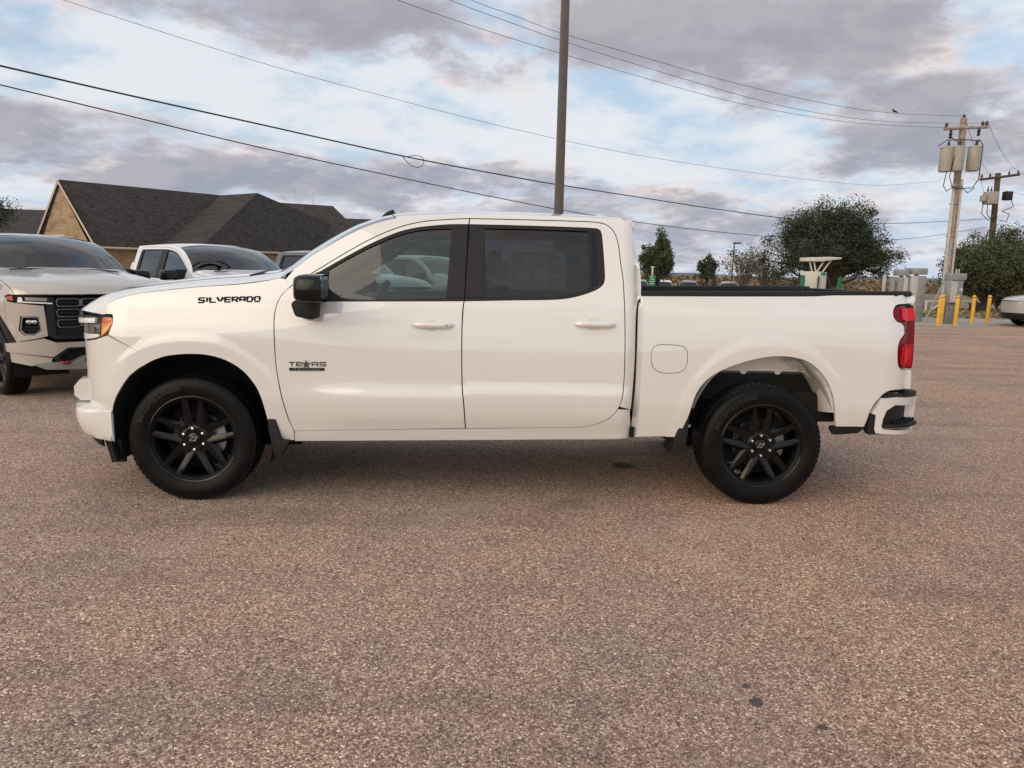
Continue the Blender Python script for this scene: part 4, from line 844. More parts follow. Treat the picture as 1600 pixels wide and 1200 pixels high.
for x, y, rz in ((3.745, .164, 0), (0, 2*CL-.164, math.pi), (3.745, 2*CL-.164, math.pi)):
    c = copy_tree(w0, truck); c.location = (x-1.87, y-CL, .408); c.rotation_euler = (0, 0, rz)
# ------------------------------------------------------------------ setting
def ground_mat():
    m = bpy.data.materials.new('chip_seal'); m.use_nodes = True; t = NT(m.node_tree); b = t.n['Principled BSDF']; tc = t.new('ShaderNodeTexCoord').outputs['Object']
    v = t.new('ShaderNodeTexVoronoi', feature='F1'); t.l.new(tc, v.inputs['Vector']); v.inputs['Scale'].default_value = 122; v.inputs['Randomness'].default_value = 1
    v2 = t.new('ShaderNodeTexVoronoi', feature='DISTANCE_TO_EDGE'); t.l.new(tc, v2.inputs['Vector']); v2.inputs['Scale'].default_value = 122
    sp = t.new('ShaderNodeSeparateColor'); t.l.new(v.outputs['Color'], sp.inputs[0])
    big = t.noise(tc, .42, 5, .55, .4).outputs[0]; mid = t.noise(tc, 2.6, 5, .6).outputs[0]; fine = t.noise(tc, 26, 4, .65).outputs[0]
    grey = t.ramp(sp.outputs[0], [(0, (.085, .066, .060)), (.18, (.19, .145, .130)), (.5, (.31, .245, .220)), (.80, (.42, .345, .315)), (.94, (.56, .48, .44)), (1, (.72, .65, .60))])
    red = t.ramp(sp.outputs[0], [(0, (.10, .058, .044)), (.2, (.22, .125, .092)), (.55, (.37, .225, .168)), (.80, (.48, .33, .255)), (.93, (.60, .47, .38)), (1, (.74, .65, .55))])
    sepx = t.new('ShaderNodeSeparateXYZ'); t.l.new(tc, sepx.inputs[0])
    # the redder, barer stone lies to the right of the bay
    side = t.ss(sepx.outputs[0], .2, 4.2)
    k = t.m('ADD', t.m('MULTIPLY', t.ss(t.m('ADD', t.m('MULTIPLY', big, .7), t.m('MULTIPLY', mid, .3)), .36, .62), .62), t.m('MULTIPLY_ADD', side, .42, -.20), clamp=True)
    c = t.mix(k, grey, red)
    # bitumen between the chips, tracked-in dust and worn dark patches
    joint = t.ss(v2.outputs[0], .10, .0)
    c = t.mix(t.m('MULTIPLY', joint, .75), c, (.075, .060, .054))
    c = t.mix(t.m('MULTIPLY', t.ss(t.noise(tc, .9, 6, .6, .5).outputs[0], .54, .74), .35), c, (.36, .31, .29))
    c = t.mix(t.m('MULTIPLY', t.ss(t.noise(tc, .65, 5, .6, .8).outputs[0], .58, .76), .40), c, (.12, .098, .088))
    c = t.mix(t.m('MULTIPLY', t.ss(fine, .45, .7), .22), c, (.16, .125, .11))
    c = t.mix(1.0, c, t.mix(t.ss(t.m('ADD', t.m('MULTIPLY', big, .5), t.m('MULTIPLY', mid, .5)), .35, .65), (1.62, 1.47, 1.29), (2.02, 1.83, 1.61)), 'MULTIPLY')
    mp = t.new('ShaderNodeMapping'); t.l.new(tc, mp.inputs[0]); mp.inputs['Scale'].default_value = (.16, 1.5, 1); mp.inputs['Rotation'].default_value = (0, 0, .12)
    c = t.mix(t.m('MULTIPLY', t.ss(t.noise(mp.outputs[0], 1.3, 4, .55, .3).outputs[0], .50, .68), .26), c, (.12, .098, .086))
    # an oil drip under the cab and a few small old spots
    dx_ = t.m('DIVIDE', t.m('SUBTRACT', sepx.outputs[0], 3.02), .105); dy_ = t.m('DIVIDE', t.m('SUBTRACT', sepx.outputs[1], 1.03), .115)
    rr2 = t.m('ADD', t.m('SQRT', t.m('ADD', t.m('MULTIPLY', dx_, dx_), t.m('MULTIPLY', dy_, dy_))), t.m('MULTIPLY', mid, .5))
    c = t.mix(t.m('MULTIPLY', t.ss(rr2, 1.35, .75), .8), c, (.03, .027, .026))
    t.l.new(c, b.inputs['Base Color']); b.inputs['Roughness'].default_value = .86; b.inputs['Specular IOR Level'].default_value = .35
    hgt = t.m('ADD', t.m('MULTIPLY', t.ss(v2.outputs[0], 0, .25), 1.0), t.m('MULTIPLY', sp.outputs[1], .8))
    bp = t.new('ShaderNodeBump'); bp.inputs['Strength'].default_value = .8; bp.inputs['Distance'].default_value = .006; t.l.new(hgt, bp.inputs['Height']); t.l.new(bp.outputs[0], b.inputs['Normal'])
    return m
CHIP = ground_mat()
def sheet(name, poly, z, m, kind='structure'):
    b = MB(); tris = geometry.tessellate_polygon([[Vector((p[0], p[1], 0)) for p in poly]]); b.add([(p[0], p[1], z) for p in poly], [tuple(q) for q in tris]); bm = None
    o = b.build(name, m, recalc=False)
    if o.data.polygons[0].normal.z < 0: o.data.flip_normals()
    return tag(o, kind=kind)
sheet('pavement', [(-90, -60), (90, -60), (90, 23.5), (26, 23.2), (20.2, 22.6), (15.5, 20.4), (10, 24), (7, 60), (-90, 60)], 0, CHIP)
def terrain_z(x, y):
    dip = float(sst(9, 14, x)*sst(24, 50, y)*(1-sst(88, 170, y)))
    return -.05-.62*dip
DRY = mat('dry_grass_ground', (.20, .145, .075), .95, var=.45, vscale=.35)
ys = [-80, 0, 20, 24, 28, 32, 36, 40, 45, 50, 60, 75, 90, 110, 140, 180, 260, 400, 800, 1600, 3000]; xs = [-3000, -800, -200, -60, 0, 8, 10, 12, 14, 18, 24, 32, 45, 70, 110, 200, 800, 3000]
MB().grid([[(x, y, terrain_z(x, y)) for x in xs] for y in ys]).build('field', DRY, recalc=False); tag(bpy.data.objects['field'], kind='structure')
CONC = mat('concrete', (.36, .33, .295), .85, var=.18, vscale=1.2, bump=.2, bscale=30)
b = MB(); b.prism([(16.2, 19.35), (18.25, 19.45), (20.2, 20.75), (22.9, 22.8), (26.5, 27.0), (24, 29), (19.5, 24.4), (16.4, 20.5)], -.06, .014, 'z'); tag(b.build('concrete_pad', CONC), kind='structure')
b = MB().grid([[(x, y, terrain_z(x, y)+.03) for x in np.linspace(12, 36, 10)] for y in np.linspace(54, 78, 8)]); tag(b.build('far_lot', mat('far_asphalt', (.10, .095, .09), .9, var=.2, vscale=.4)), kind='structure')
# distant low hills; the blue distance haze is put into their base colour
rnd = random.Random(11); rows = []
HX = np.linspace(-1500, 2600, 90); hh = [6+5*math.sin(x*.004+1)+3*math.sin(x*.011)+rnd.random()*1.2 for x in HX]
MB().grid([[(x, 2300, -2) for x in HX], [(x, 2350, h*.7) for x, h in zip(HX, hh)], [(x, 2420, h+1.0) for x, h in zip(HX, hh)], [(x, 2600, h*.6) for x, h in zip(HX, hh)]]).build('hills', mat('hazed_hill_scrub', (.105, .145, .19), .95, var=.2, vscale=.004)); tag(bpy.data.objects['hills'], kind='structure')
# ---------------- foliage
def leaf_mat(name, c, var=.5):
    m = bpy.data.materials.new(name); m.use_nodes = True; t = NT(m.node_tree); b = t.n['Principled BSDF']; tc = t.new('ShaderNodeTexCoord').outputs['Object']
    n = t.noise(tc, .9, 3, .6).outputs[0]; n2 = t.new('ShaderNodeTexWhiteNoise'); g = t.new('ShaderNodeNewGeometry')
    t.l.new(g.outputs['Random Per Island'], n2.inputs['Vector']); k = t.m('ADD', t.m('MULTIPLY', n, .6), t.m('MULTIPLY', g.outputs['Random Per Island'], .4))
    t.l.new(t.mix(t.ss(k, .3, .7), tuple(v*(1-var) for v in c), tuple(v*(1+var) for v in c)), b.inputs['Base Color']); b.inputs['Roughness'].default_value = .65
    MATS[name] = m; return m
BARK = mat('bark', (.075, .058, .045), .9, var=.3, vscale=6); BARK_GREY = mat('grey_bark', (.20, .165, .145), .9, var=.3, vscale=6)
def leaves_mesh(name, C, size, rng, m, parent, flat=.4, aspect=1.8):
    n = len(C); th = rng.uniform(0, 2*np.pi, n); ph = np.arccos(rng.uniform(-1, 1, n)*(1-flat*.3)); s = size*rng.uniform(.55, 1.3, n)
    a = np.c_[np.cos(th)*np.sin(ph), np.sin(th)*np.sin(ph), np.cos(ph)]; r = rng.normal(size=(n, 3)); b = np.cross(a, r); b /= np.linalg.norm(b, axis=1)[:, None]+1e-9
    a = a*s[:, None]*aspect/2; b = b*s[:, None]/2
    V = np.stack([C-a, C+b*.9-a*.1, C+a, C-b*.9-a*.1], 1).reshape(-1, 3); me = bpy.data.meshes.new(name)
    me.vertices.add(4*n); me.vertices.foreach_set('co', V.ravel()); me.loops.add(4*n); me.polygons.add(n)
    me.loops.foreach_set('vertex_index', np.arange(4*n)); me.polygons.foreach_set('loop_start', np.arange(0, 4*n, 4)); me.update(); me.validate()
    return add_obj(name, me, m, parent)
def tree(name, loc, H, rx, label, seed, leaf, nleaf, lsize, trunk_h=.25, ry=None, bark=BARK, density=1.0, twigs=26, cz=None, rz=None, group=None, up=.35, cat='tree', rt=None):
    rng = np.random.default_rng(seed); root = empty(name, loc, 0, label, cat, group); ry = ry or rx
    zc = H*(cz if cz else (1+trunk_h)/2); rzz = H*(rz if rz else (1-trunk_h)/2); r0 = rt or H*.028
    b = MB(); th = H*trunk_h; b.tube([(0, 0, -.3), (.02*H, 0, th*.5), (0, .01*H, th*1.1), (0, 0, zc)], [r0*1.25, r0, r0*.85, r0*.35], 8)
    tips = []
    for i in range(twigs):
        d = rng.normal(size=3); d[2] = abs(d[2])*.9-.15 if i > 3 else d[2]; d /= np.linalg.norm(d); k = rng.uniform(.62, .98)*(.86+.20*math.sin(2.6*math.atan2(d[2], d[0])+seed)+.08*math.sin(5*math.atan2(d[1], d[0])+seed*2))
        e = np.array([d[0]*rx*k, d[1]*ry*k, zc+d[2]*rzz*k]); st = np.array([0, 0, th*rng.uniform(.75, 1.25)+rng.uniform(0, .35)*(zc-th)])
        md = st*.5+e*.5+rng.normal(size=3)*.05*H; md[2] += .05*H
        b.tube([st, md, e], [r0*.5, r0*.28, r0*.08], 5, cap=False); tips.append(e)
        for j in range(3):
            e2 = md+(e-md)*rng.uniform(.2, .9)+np.clip(rng.normal(size=3), -1.4, 1.4)*np.array([rx, ry, rzz])*.19; b.tube([md+(e-md)*.3, (md+e2)/2+rng.normal(size=3)*.02*H, e2], [r0*.22, r0*.12, r0*.04], 4, cap=False); tips.append(e2)
    b.build('trunk', bark, root, recalc=False)
    tips = np.array(tips)
    if nleaf:
        w_ = rng.uniform(.3, 1.6, len(tips)); idx = rng.choice(len(tips), nleaf, p=w_/w_.sum()); spread = np.array([rx, ry, rzz])*.155*density
        dv = rng.normal(size=(nleaf, 3)); dv /= np.linalg.norm(dv, axis=1)[:, None]; dv *= (rng.uniform(0, 1, nleaf)**.55)[:, None]*1.75
        C = tips[idx]+dv*spread*rng.uniform(.45, 1.25, len(tips))[idx][:, None]
        leaves_mesh('crown', C, lsize, rng, leaf, root)
    return root
OAK = leaf_mat('oak_leaves', (.043, .058, .027)); GREEN = leaf_mat('green_leaves', (.050, .072, .028)); BUSH = leaf_mat('bush_leaves', (.066, .076, .031), .6); PALE = leaf_mat('pale_leaves', (.17, .15, .085)); BROWN = leaf_mat('brown_brush', (.17, .115, .065), .5)
def tz(x, y): return terrain_z(x, y)
tree('oak_tree', (30.2, 54.6, tz(30.2, 54.6)), 8.6, 5.2, 'big dark evergreen oak behind the white fuel pump', 3, OAK, 110000, .09, .14, ry=4.5, twigs=110, density=.80, up=.2, cz=.50, rz=.47, rt=.30)
tree('young_oak_tree', (15.1, 50.2, tz(15, 50)), 5.1, 1.55, 'leafy green tree just behind the pickup cab, above the green sign', 5, GREEN, 22000, .085, .16, twigs=34, rt=.10)
tree('small_oak_tree', (20.45, 55.0, tz(20, 55)), 3.9, .98, 'smallest dark tree, with bare trunk, beyond the pickup bed', 8, OAK, 7000, .09, .34, twigs=24, rt=.055)
tree('thin_tree', (26.2, 62.8, tz(26, 62)), 5.6, 2.0, 'sparse pale-leaved tree just right of the far lamp post', 12, PALE, 2600, .11, .12, bark=BARK_GREY, twigs=46, rt=.07)
tree('bare_tree', (29.6, 66.5, tz(29, 66)), 6.4, 2.1, 'leafless grey tree left of the big dark oak', 14, PALE, 500, .09, .10, bark=BARK_GREY, twigs=64, rt=.08)
tree('left_tree', (-27.6, 40.0, -.05), 6.7, 2.5, 'dark twiggy tree at the left edge behind the tan pickup', 21, OAK, 16000, .08, .2, twigs=50, rt=.12)
tree('window_tree', (-2.2, 66, -.05), 5.6, 2.3, 'green tree at the end of the stone building, seen through the front side window', 23, GREEN, 15000, .10, .2, twigs=50, rt=.12)
bl = ['dense wide bush nearest the silver car at the right edge', 'tall bush under the rear utility pole', 'low bush left of the hedge beside the leaning pole', 'tall bush at the back of the hedge on the far right']
for i, (x, y, H, rx, ry, nl) in enumerate(((31.5, 31.5, 5.0, 3.6, 3.0, 26000), (30.5, 35.0, 4.9, 2.9, 2.6, 18000), (26.8, 30.6, 3.9, 2.0, 1.8, 11000), (37.0, 36.5, 6.2, 4.0, 3.0, 16000))):
    tree('hedge_bush', (x, y, -.1), H, rx, bl[i], 30+i, BUSH, nl*3, .065, .04, ry=ry, twigs=110, density=.80, group='hedge bushes at the right', cz=.5, rz=.50, cat='bush', rt=.06)
# brown brush belt beyond the far lot, dry grass by the fence
rng = np.random.default_rng(5); n = 9000; x = rng.uniform(28, 110, n); y = rng.uniform(105, 150, n); hgt = 1.1+.5*np.sin(x*.35)+.4*np.sin(x*.9+1)
C = np.c_[x, y, np.array([tz(a, c) for a, c in zip(x, y)])+rng.uniform(0, 1, n)**1.5*np.maximum(hgt, .5)]
tag(leaves_mesh('dry_brush', C, .55, rng, BROWN, None), 'low brown brush along the far field', 'brush', kind='stuff')
n = 14000; x = rng.uniform(19, 34, n); y = rng.uniform(24.5, 46, n); k = (x < 26.5) | (y > 36); x, y = x[k], y[k]
C = np.c_[x, y, np.array([tz(a, c) for a, c in zip(x, y)])+rng.uniform(0, .28, len(x))]
GR = leaf_mat('dry_grass', (.23, .185, .085), .4)
o = leaves_mesh('grass', C, .07, rng, GR, None, aspect=5); tag(o, 'dry tan grass round the electrical cabinets', 'grass', kind='stuff')
# loose chippings lying on the seal coat near the camera
def chippings():
    rng = np.random.default_rng(77); n = 9000; y = -3.0+5.2*rng.uniform(0, 1, n)**1.6; x = 1.83+rng.uniform(-1, 1, n)*(y+4.7)*.85; r = rng.uniform(.0018, .0048, n); a = rng.uniform(0, 2*np.pi, n)
    base = np.array([(1, 0, .1), (.3, .8, .15), (-.9, .5, .1), (-.6, -.7, .12), (.5, -.9, .1), (.15, .1, .85)]); V = np.repeat(base[None], n, 0)*rng.uniform(.7, 1.3, (n, 6, 1)); c, s_ = np.cos(a)[:, None], np.sin(a)[:, None]
    X = V[..., 0]*c-V[..., 1]*s_; Y = V[..., 0]*s_+V[..., 1]*c; P_ = np.stack([X*r[:, None]+x[:, None], Y*r[:, None]+y[:, None], V[..., 2]*r[:, None]+.0005], -1).reshape(-1, 3)
    F = (np.array([(0, 1, 5), (1, 2, 5), (2, 3, 5), (3, 4, 5), (4, 0, 5)])[None]+(np.arange(n)*6)[:, None, None]).reshape(-1, 3)
    me = bpy.data.meshes.new('loose_chippings'); me.from_pydata(P_.tolist(), [], F.tolist()); me.update()
    m = bpy.data.materials.new('chippings'); m.use_nodes = True; t = NT(m.node_tree); g = t.new('ShaderNodeNewGeometry')
    t.l.new(t.ramp(g.outputs['Random Per Island'], [(0, (.12, .08, .065)), (.3, (.30, .20, .16)), (.6, (.40, .31, .27)), (.85, (.55, .46, .41)), (1, (.78, .72, .66))]), t.n['Principled BSDF'].inputs['Base Color']); t.n['Principled BSDF'].inputs['Roughness'].default_value = .8
    tag(add_obj('loose_chippings', me, m), 'loose stone chippings on the pavement', 'gravel', kind='stuff')
chippings()
# ---------------- building
def stone_mat():
    m = bpy.data.materials.new('limestone'); m.use_nodes = True; t = NT(m.node_tree); b = t.n['Principled BSDF']; tc = t.new('ShaderNodeTexCoord').outputs['Generated']; ob = t.new('ShaderNodeTexCoord').outputs['Object']
    sx = t.new('ShaderNodeSeparateXYZ'); t.l.new(ob, sx.inputs[0]); cb = t.new('ShaderNodeCombineXYZ'); t.l.new(t.m('ADD', sx.outputs[0], t.m('MULTIPLY', sx.outputs[1], .8)), cb.inputs[0]); t.l.new(sx.outputs[2], cb.inputs[1])
    br = t.new('ShaderNodeTexBrick'); t.l.new(cb.outputs[0], br.inputs['Vector']); br.inputs['Scale'].default_value = 1; br.inputs['Brick Width'].default_value = .52; br.inputs['Row Height'].default_value = .22; br.inputs['Mortar Size'].default_value = .018
    br.inputs['Color1'].default_value = (.36, .25, .14, 1); br.inputs['Color2'].default_value = (.22, .135, .075, 1); br.inputs['Mortar'].default_value = (.36, .30, .22, 1); br.offset = .37; br.squash = .7; br.squash_frequency = 3
    n = t.noise(ob, .9, 5, .65).outputs[0]; t.l.new(t.mix(t.ss(n, .35, .7), br.outputs[0], (.40, .30, .19)), b.inputs['Base Color']); b.inputs['Roughness'].default_value = .9
    bp = t.new('ShaderNodeBump'); bp.inputs['Distance'].default_value = .03; t.l.new(br.outputs['Fac'], bp.inputs['Height']); bp.invert = True; t.l.new(bp.outputs[0], b.inputs['Normal']); return m
def shingle_mat():
    m = bpy.data.materials.new('shingles'); m.use_nodes = True; t = NT(m.node_tree); b = t.n['Principled BSDF']; ob = t.new('ShaderNodeTexCoord').outputs['Object']
    sx = t.new('ShaderNodeSeparateXYZ'); t.l.new(ob, sx.inputs[0]); cb = t.new('ShaderNodeCombineXYZ'); t.l.new(t.m('ADD', sx.outputs[0], t.m('MULTIPLY', sx.outputs[1], .9)), cb.inputs[0]); t.l.new(sx.outputs[2], cb.inputs[1])
    br = t.new('ShaderNodeTexBrick'); t.l.new(cb.outputs[0], br.inputs['Vector']); br.inputs['Scale'].default_value = 1; br.inputs['Brick Width'].default_value = .38; br.inputs['Row Height'].default_value = .12; br.inputs['Mortar Size'].default_value = .006
    br.inputs['Color1'].default_value = (.066, .058, .056, 1); br.inputs['Color2'].default_value = (.032, .029, .029, 1); br.inputs['Mortar'].default_value = (.015, .014, .014, 1)
    n = t.noise(ob, 2.2, 5, .7).outputs[0]; t.l.new(t.mix(t.m('MULTIPLY', t.ss(n, .35, .7), .6), br.outputs[0], (.078, .067, .062)), b.inputs['Base Color']); b.inputs['Roughness'].default_value = .95; b.inputs['Specular IOR Level'].default_value = .2; return m
STONE, SHING = stone_mat(), shingle_mat(); TRIM = mat('fascia_paint', (.50, .43, .35), .6, var=.08)
def V3(*a): return Vector(a)
A, B, C_, G, G2, Vv, H_, K = V3(-31.8, 57.5, 7.92), V3(-22.46, 67.47, 7.92), V3(-18.15, 64.27, 7.92), V3(-28.0, 55.15, 2.7), V3(-33.93, 57.26, 2.7), V3(-24.6, 58.7, 2.7), V3(-19.8, 54.3, 2.7), V3(-6.0, 80.2, 2.7)
bld = empty('stone_building', (-24, 62, 0), 0, 'long stone building with dark shingle roof and gable behind the parked pickups', 'building')
ORG = Vector((-24, 62, 0))
def slab(name, pts, m, parent, th=.22):
    pts = [Vector(p) for p in pts]; n = (pts[1]-pts[0]).cross(pts[2]-pts[0]).normalized()
    if n.z < 0: n = -n
    k = len(pts); b = MB(); b.add([tuple(p) for p in pts]+[tuple(p-n*th) for p in pts], [tuple(range(k)), tuple(range(2*k-1, k-1, -1))]+[(i, (i+1) % k, (i+1) % k+k, i+k) for i in range(k)]); return b.build(name, m, parent)
back = (B-A)
roof_b = slab('roof', [A, G, Vv, B], SHING, bld)
slab('roof', [A, B, B+V3(-7.5, 5.5, -5.2), G2], SHING, bld)
slab('roof', [B, Vv, H_, C_], SHING, bld)
slab('roof', [C_, H_, K], SHING, bld)
slab('roof', [V3(-20.3, 73.4, 8.1), V3(-18.5, 73.2, 7.85), V3(-13.5, 75.0, 7.8), V3(-10.8, 71.5, 5.56), V3(-7.2, 66.8, 2.64), V3(-18.2, 65.3, 2.35)], SHING, bld)
slab('roof', [V3(*[-13.92, 79.95, 6.87]), V3(*[-1.67, 79.35, 6.79]), V3(*[-1.23, 69.55, 2.52]), V3(*[-12.14, 70.09, 2.58])], SHING, bld)
for p, q in ((A, G), (A, G2)):
    d = (q-p); n = V3(.45, -.9, 0).normalized(); b = MB(); o_ = V3(-.05, -.12, 0.03)
    p2, q2 = p+o_, q+d.normalized()*.5+o_; b.add([tuple(p2+n*.08), tuple(q2+n*.08), tuple(q2+n*.08-V3(0, 0, .32)), tuple(p2+n*.08-V3(0, 0, .36)), tuple(p2-n*.2), tuple(q2-n*.2), tuple(q2-n*.2-V3(0, 0, .32)), tuple(p2-n*.2-V3(0, 0, .36))], [(0, 1, 2, 3), (7, 6, 5, 4), (0, 4, 5, 1), (1, 5, 6, 2), (2, 6, 7, 3), (3, 7, 4, 0)]); b.build('rake_board', TRIM, bld)
inn = V3(.45, 1.1, 0)
gw = MB(); a_, g_, g2_ = A+V3(.0, .0, -.45), G+V3(-.45, .12, -.25), G2+V3(.35, .05, -.2)
gw.add([tuple(a_), tuple(g_), (g_.x, g_.y, -.2), (g2_.x, g2_.y, -.2), tuple(g2_)], [(0, 1, 2, 3, 4)]); gw.build('gable_wall', STONE, bld)
def wall(p, q, z=2.62):
    b = MB(); b.add([(p.x, p.y, -.2), (q.x, q.y, -.2), (q.x, q.y, z), (p.x, p.y, z)], [(0, 1, 2, 3)]); return b.build('wall', STONE, bld)
io = V3(-.25, .55, 0)
wall(G+io, Vv+io); wall(Vv+io, H_+io); wall(H_+io+V3(.2, .2, 0), K+io)
wall(V3(-7.3, 67.4, 0), V3(-3.4, 71.2, 0), 2.4)
for p, q in ((G, Vv), (Vv, H_), (H_, K), (V3(-7.3, 66.9, 2.5), V3(-3.3, 70.7, 2.55))):
    b = MB(); b.tube([tuple(p+V3(0, -.05, -.10)), tuple(q+V3(0, -.05, -.10))], .085, 8); b.build('gutter', TRIM, bld)
for p in (G+V3(.3, .15, 0), V3(-19.4, 55.0, 2.7), V3(-14.5, 64.0, 2.7)): MB().tube([tuple(p+V3(0, 0, -.1)), tuple(p+V3(-.25, .35, -.4)), tuple(p+V3(-.25, .4, -2.7))], .05, 6).build('downspout', TRIM, bld)
ORG = Vector((0, 0, 0))
an = empty('rear_building', (-45, 76, 0), 0, 'dark roof of a second building at the far left', 'building'); ORG = Vector((-45, 76, 0))
slab('roof', [V3(-60, 76.7, 6.9), V3(-45.2, 79.6, 6.9), V3(-38, 66, 2.5), V3(-56, 66, 2.5)], SHING, an); b = MB().box(-55, -38.5, 66.6, 80, -.2, 2.4); b.build('wall', STONE, an); ORG = Vector((0, 0, 0))
CABLE_DK = mat('dark_steel', (.03, .03, .03), .5)
m_ = MB().tube([(-10.8, 53, -.1), (-10.85, 53.45, 6.77)], [.016, .010], 6).build('antenna_mast', CABLE_DK); tag(m_, 'thin antenna mast standing against the shingle roof', 'antenna')
# ------------------------------------------------------------------ the other pickups in the row
TAN = mat('tan_paint', (.44, .395, .345), .40, coat=1.0); WHITE2 = mat('cool_white_paint', (.78, .78, .79), .38, coat=1.0); DARKP = mat('dark_grey_paint', (.035, .042, .045), .35, coat=1.0); GREYP = mat('grey_paint', (.16, .18, .18), .35, coat=1.0); SILVER = mat('silver_paint', (.50, .49, .48), .35, metal=.35, coat=1.0)
GL_TINT = glass('tinted_windscreen', (.10, .12, .12), 1.0)
SKIP = ('fender_lettering', 'door_badge', 'door_badge_star', 'door_badge_rule', 'door_badge_bar', 'door_badge_text', 'roof_antenna', 'window_sticker', 'sticker_print', 'sidewall_lettering', 'lug_nut', 'cap_emblem', 'front_emblem', 'brake_caliper', 'tread')
FRONT = ('front_bumper', 'bumper_insert', 'lower_valance', 'air_deflector', 'grille_surround', 'grille_bar', 'headlight', 'bumper_cover')
MB_FREE = {}
def clone(loc, rz, paint, label, skip=(), sc=(.92, .94, .96), over=None):
    ov = {PAINT: paint, GL_WS: GL_TINT, MATS['handle_cup_shade']: paint}
    if over: ov.update(over)
    r = copy_tree(truck, None, SKIP+tuple(skip), ov); r.location = loc; r.rotation_euler = (0, 0, rz); r.scale = sc
    tag(r, label, 'pickup truck', 'pickups parked in the row behind'); return r
tan = clone((-4.32, 5.67, 0), R_(139.2), TAN, 'tan pickup with black grille, facing the camera at the left edge', FRONT)
white2 = clone((-2.97, 8.55, 0), R_(139), WHITE2, 'second white pickup, its windscreen seen over the hood of the nearest pickup')
dk = clone((-1.42, 11.75, 0), R_(139), DARKP, 'dark grey pickup behind the near pickup\'s windscreen pillar', over={BLACK_TRIM: BLACK_TRIM})
g3 = clone((.35, 14.9, 0), R_(139), mat('mid_grey_paint', (.12, .13, .125), .35, coat=1.0), 'grey pickup seen through the front side window of the near pickup')
g4 = clone((2.2, 17.9, 0), R_(139), DARKP, 'dark pickup last in the row, seen through the front side window')
# ---- face of the tan pickup
ORG = Vector((1.87, CL, 0))
def np_(name, ol, m, parent=None, **kw): return nose_panel(name, ol, m, parent or tan, **kw)
gr = np_('grille', [(-.60, .745), (.60, .745), (.60, 1.13), (.57, 1.178), (-.57, 1.178), (-.60, 1.13)], BLACK_PLAST, out=-.035, h=.1)[0]
DKCH = mat('grille_edge', (.33, .33, .34), .30, metal=1)
both('corner_cover', [(-.2336, .9432), (-.2353, .9139)]+TR['bumper_cover'][2:9]+[(-.56, .60), (-.58, .80), (-.575, 1.10), (-.54, 1.12), (-.50, 1.10), (-.502, 1.073), (-.3612, 1.009)], TAN, tan, h=.04)
for z0, z1 in ((1.075, 1.165), (.955, 1.045), (.835, .925)):
    for q0, q1 in ((.075, .315), (.335, .575)):
        ol = [(q0+.02, z0), (q1-.02, z0), (q1, z0+.02), (q1, z1-.02), (q1-.02, z1), (q0+.02, z1), (q0, z1-.02), (q0, z0+.02)]
        c = ((q0+q1)/2, (z0+z1)/2); inn_ = [(c[0]+(a-c[0])*.94, c[1]+(b_-c[1])*.86) for a, b_ in ol]
        np_('grille_frame', ol, DKCH, gr, out=.012, holes=[inn_], h=.06, flange=.02, mirror=True)
        mid_ = [(q0+.012, (z0+z1)/2-.007), (q1-.012, (z0+z1)/2-.007), (q1-.012, (z0+z1)/2+.007), (q0+.012, (z0+z1)/2+.007)]
        np_('grille_bar', mid_, BLACK_TRIM, gr, out=.0, h=.08, flange=.03, mirror=True)
    np_('grille_link', [(.312, z0+.01), (.338, z0+.01), (.338, z1-.01), (.312, z1-.01)], DKCH, gr, out=.014, h=.06, flange=.02, mirror=True)
V, F = text_pts('GMC', 1.0, off=.02); lo_, hi_ = V.min(0), V.max(0); U = (V-lo_)/(hi_-lo_); uv = np.c_[-.235+.47*U[:, 0], 1.055+.10*U[:, 1]] if False else np.c_[.20-.40*(1-U[:, 0]), 1.075+.08*U[:, 1]]
pt_ = nose_fn(.03)[0](uv); pb_ = nose_fn(.0)[0](uv); nV = len(V)
q_ = MB(); q_.add(np.r_[pt_, pb_].tolist(), [tuple(f) for f in F]+[(a, b_, b_+nV, a+nV) for a, b_ in boundary(F)]); q_.build('grille_letters', DKCH, gr)
np_('grille_border', [(.60, .70), (.665, .74), (.70, .80), (.665, 1.10), (.655, 1.178), (.595, 1.178), (.595, .745), (0, .745), (0, .70)], BLACK_TRIM, gr, out=.004, h=.06, mirror=True)
fog = [(.72, .80), (.78, .745), (.865, .745), (.905, .80), (.885, .965), (.74, .965)]
np_('front_fascia', [(.672, .74), (.965, .66), (.966, .80), (.972, .92), (.974, 1.135), (.93, 1.115), (.74, 1.088), (.69, 1.085)], TAN, out=.006, holes=[fog], h=.04, mirror=True)
for o_ in np_('fog_pocket', [((a-.81)*1.05+.81, (z-.86)*1.05+.86) for a, z in fog], VOID, out=-.05, h=.08, mirror=True): pass
c_ = (.815, .855); fin = [(c_[0]+(a-c_[0])*.84, c_[1]+(z-c_[1])*.84) for a, z in fog]
np_('fog_frame', fog, mat('fog_frame_silver', (.22, .22, .23), .35, metal=.6), out=-.008, holes=[fin], h=.05, mirror=True)
for s in (1, -1):
    for q0 in (.79, .835):
        p = nose_fn(-.02)[0](np.array([[q0*s, .90]]))[0]; b = MB(); b.lathe([(.001, -.035), (.022, -.03), (.03, -.012), (.031, .02)], 16, axis='x', c=tuple(p)); b.build('fog_lamp', CHROME, tan)
for z0, m_, out_ in ((.77, BLACK_PLAST, -.02), (.80, BLACK_PLAST, -.02), (.83, BLACK_PLAST, -.02)): np_('fog_louvre', [(.75, z0), (.89, z0), (.89, z0+.012), (.75, z0+.012)], m_, out=out_, h=.06, mirror=True)
hl = [(.60, 1.095), (.74, 1.098), (.93, 1.125), (.968, 1.145), (.976, 1.19), (.93, 1.205), (.70, 1.188), (.60, 1.183)]
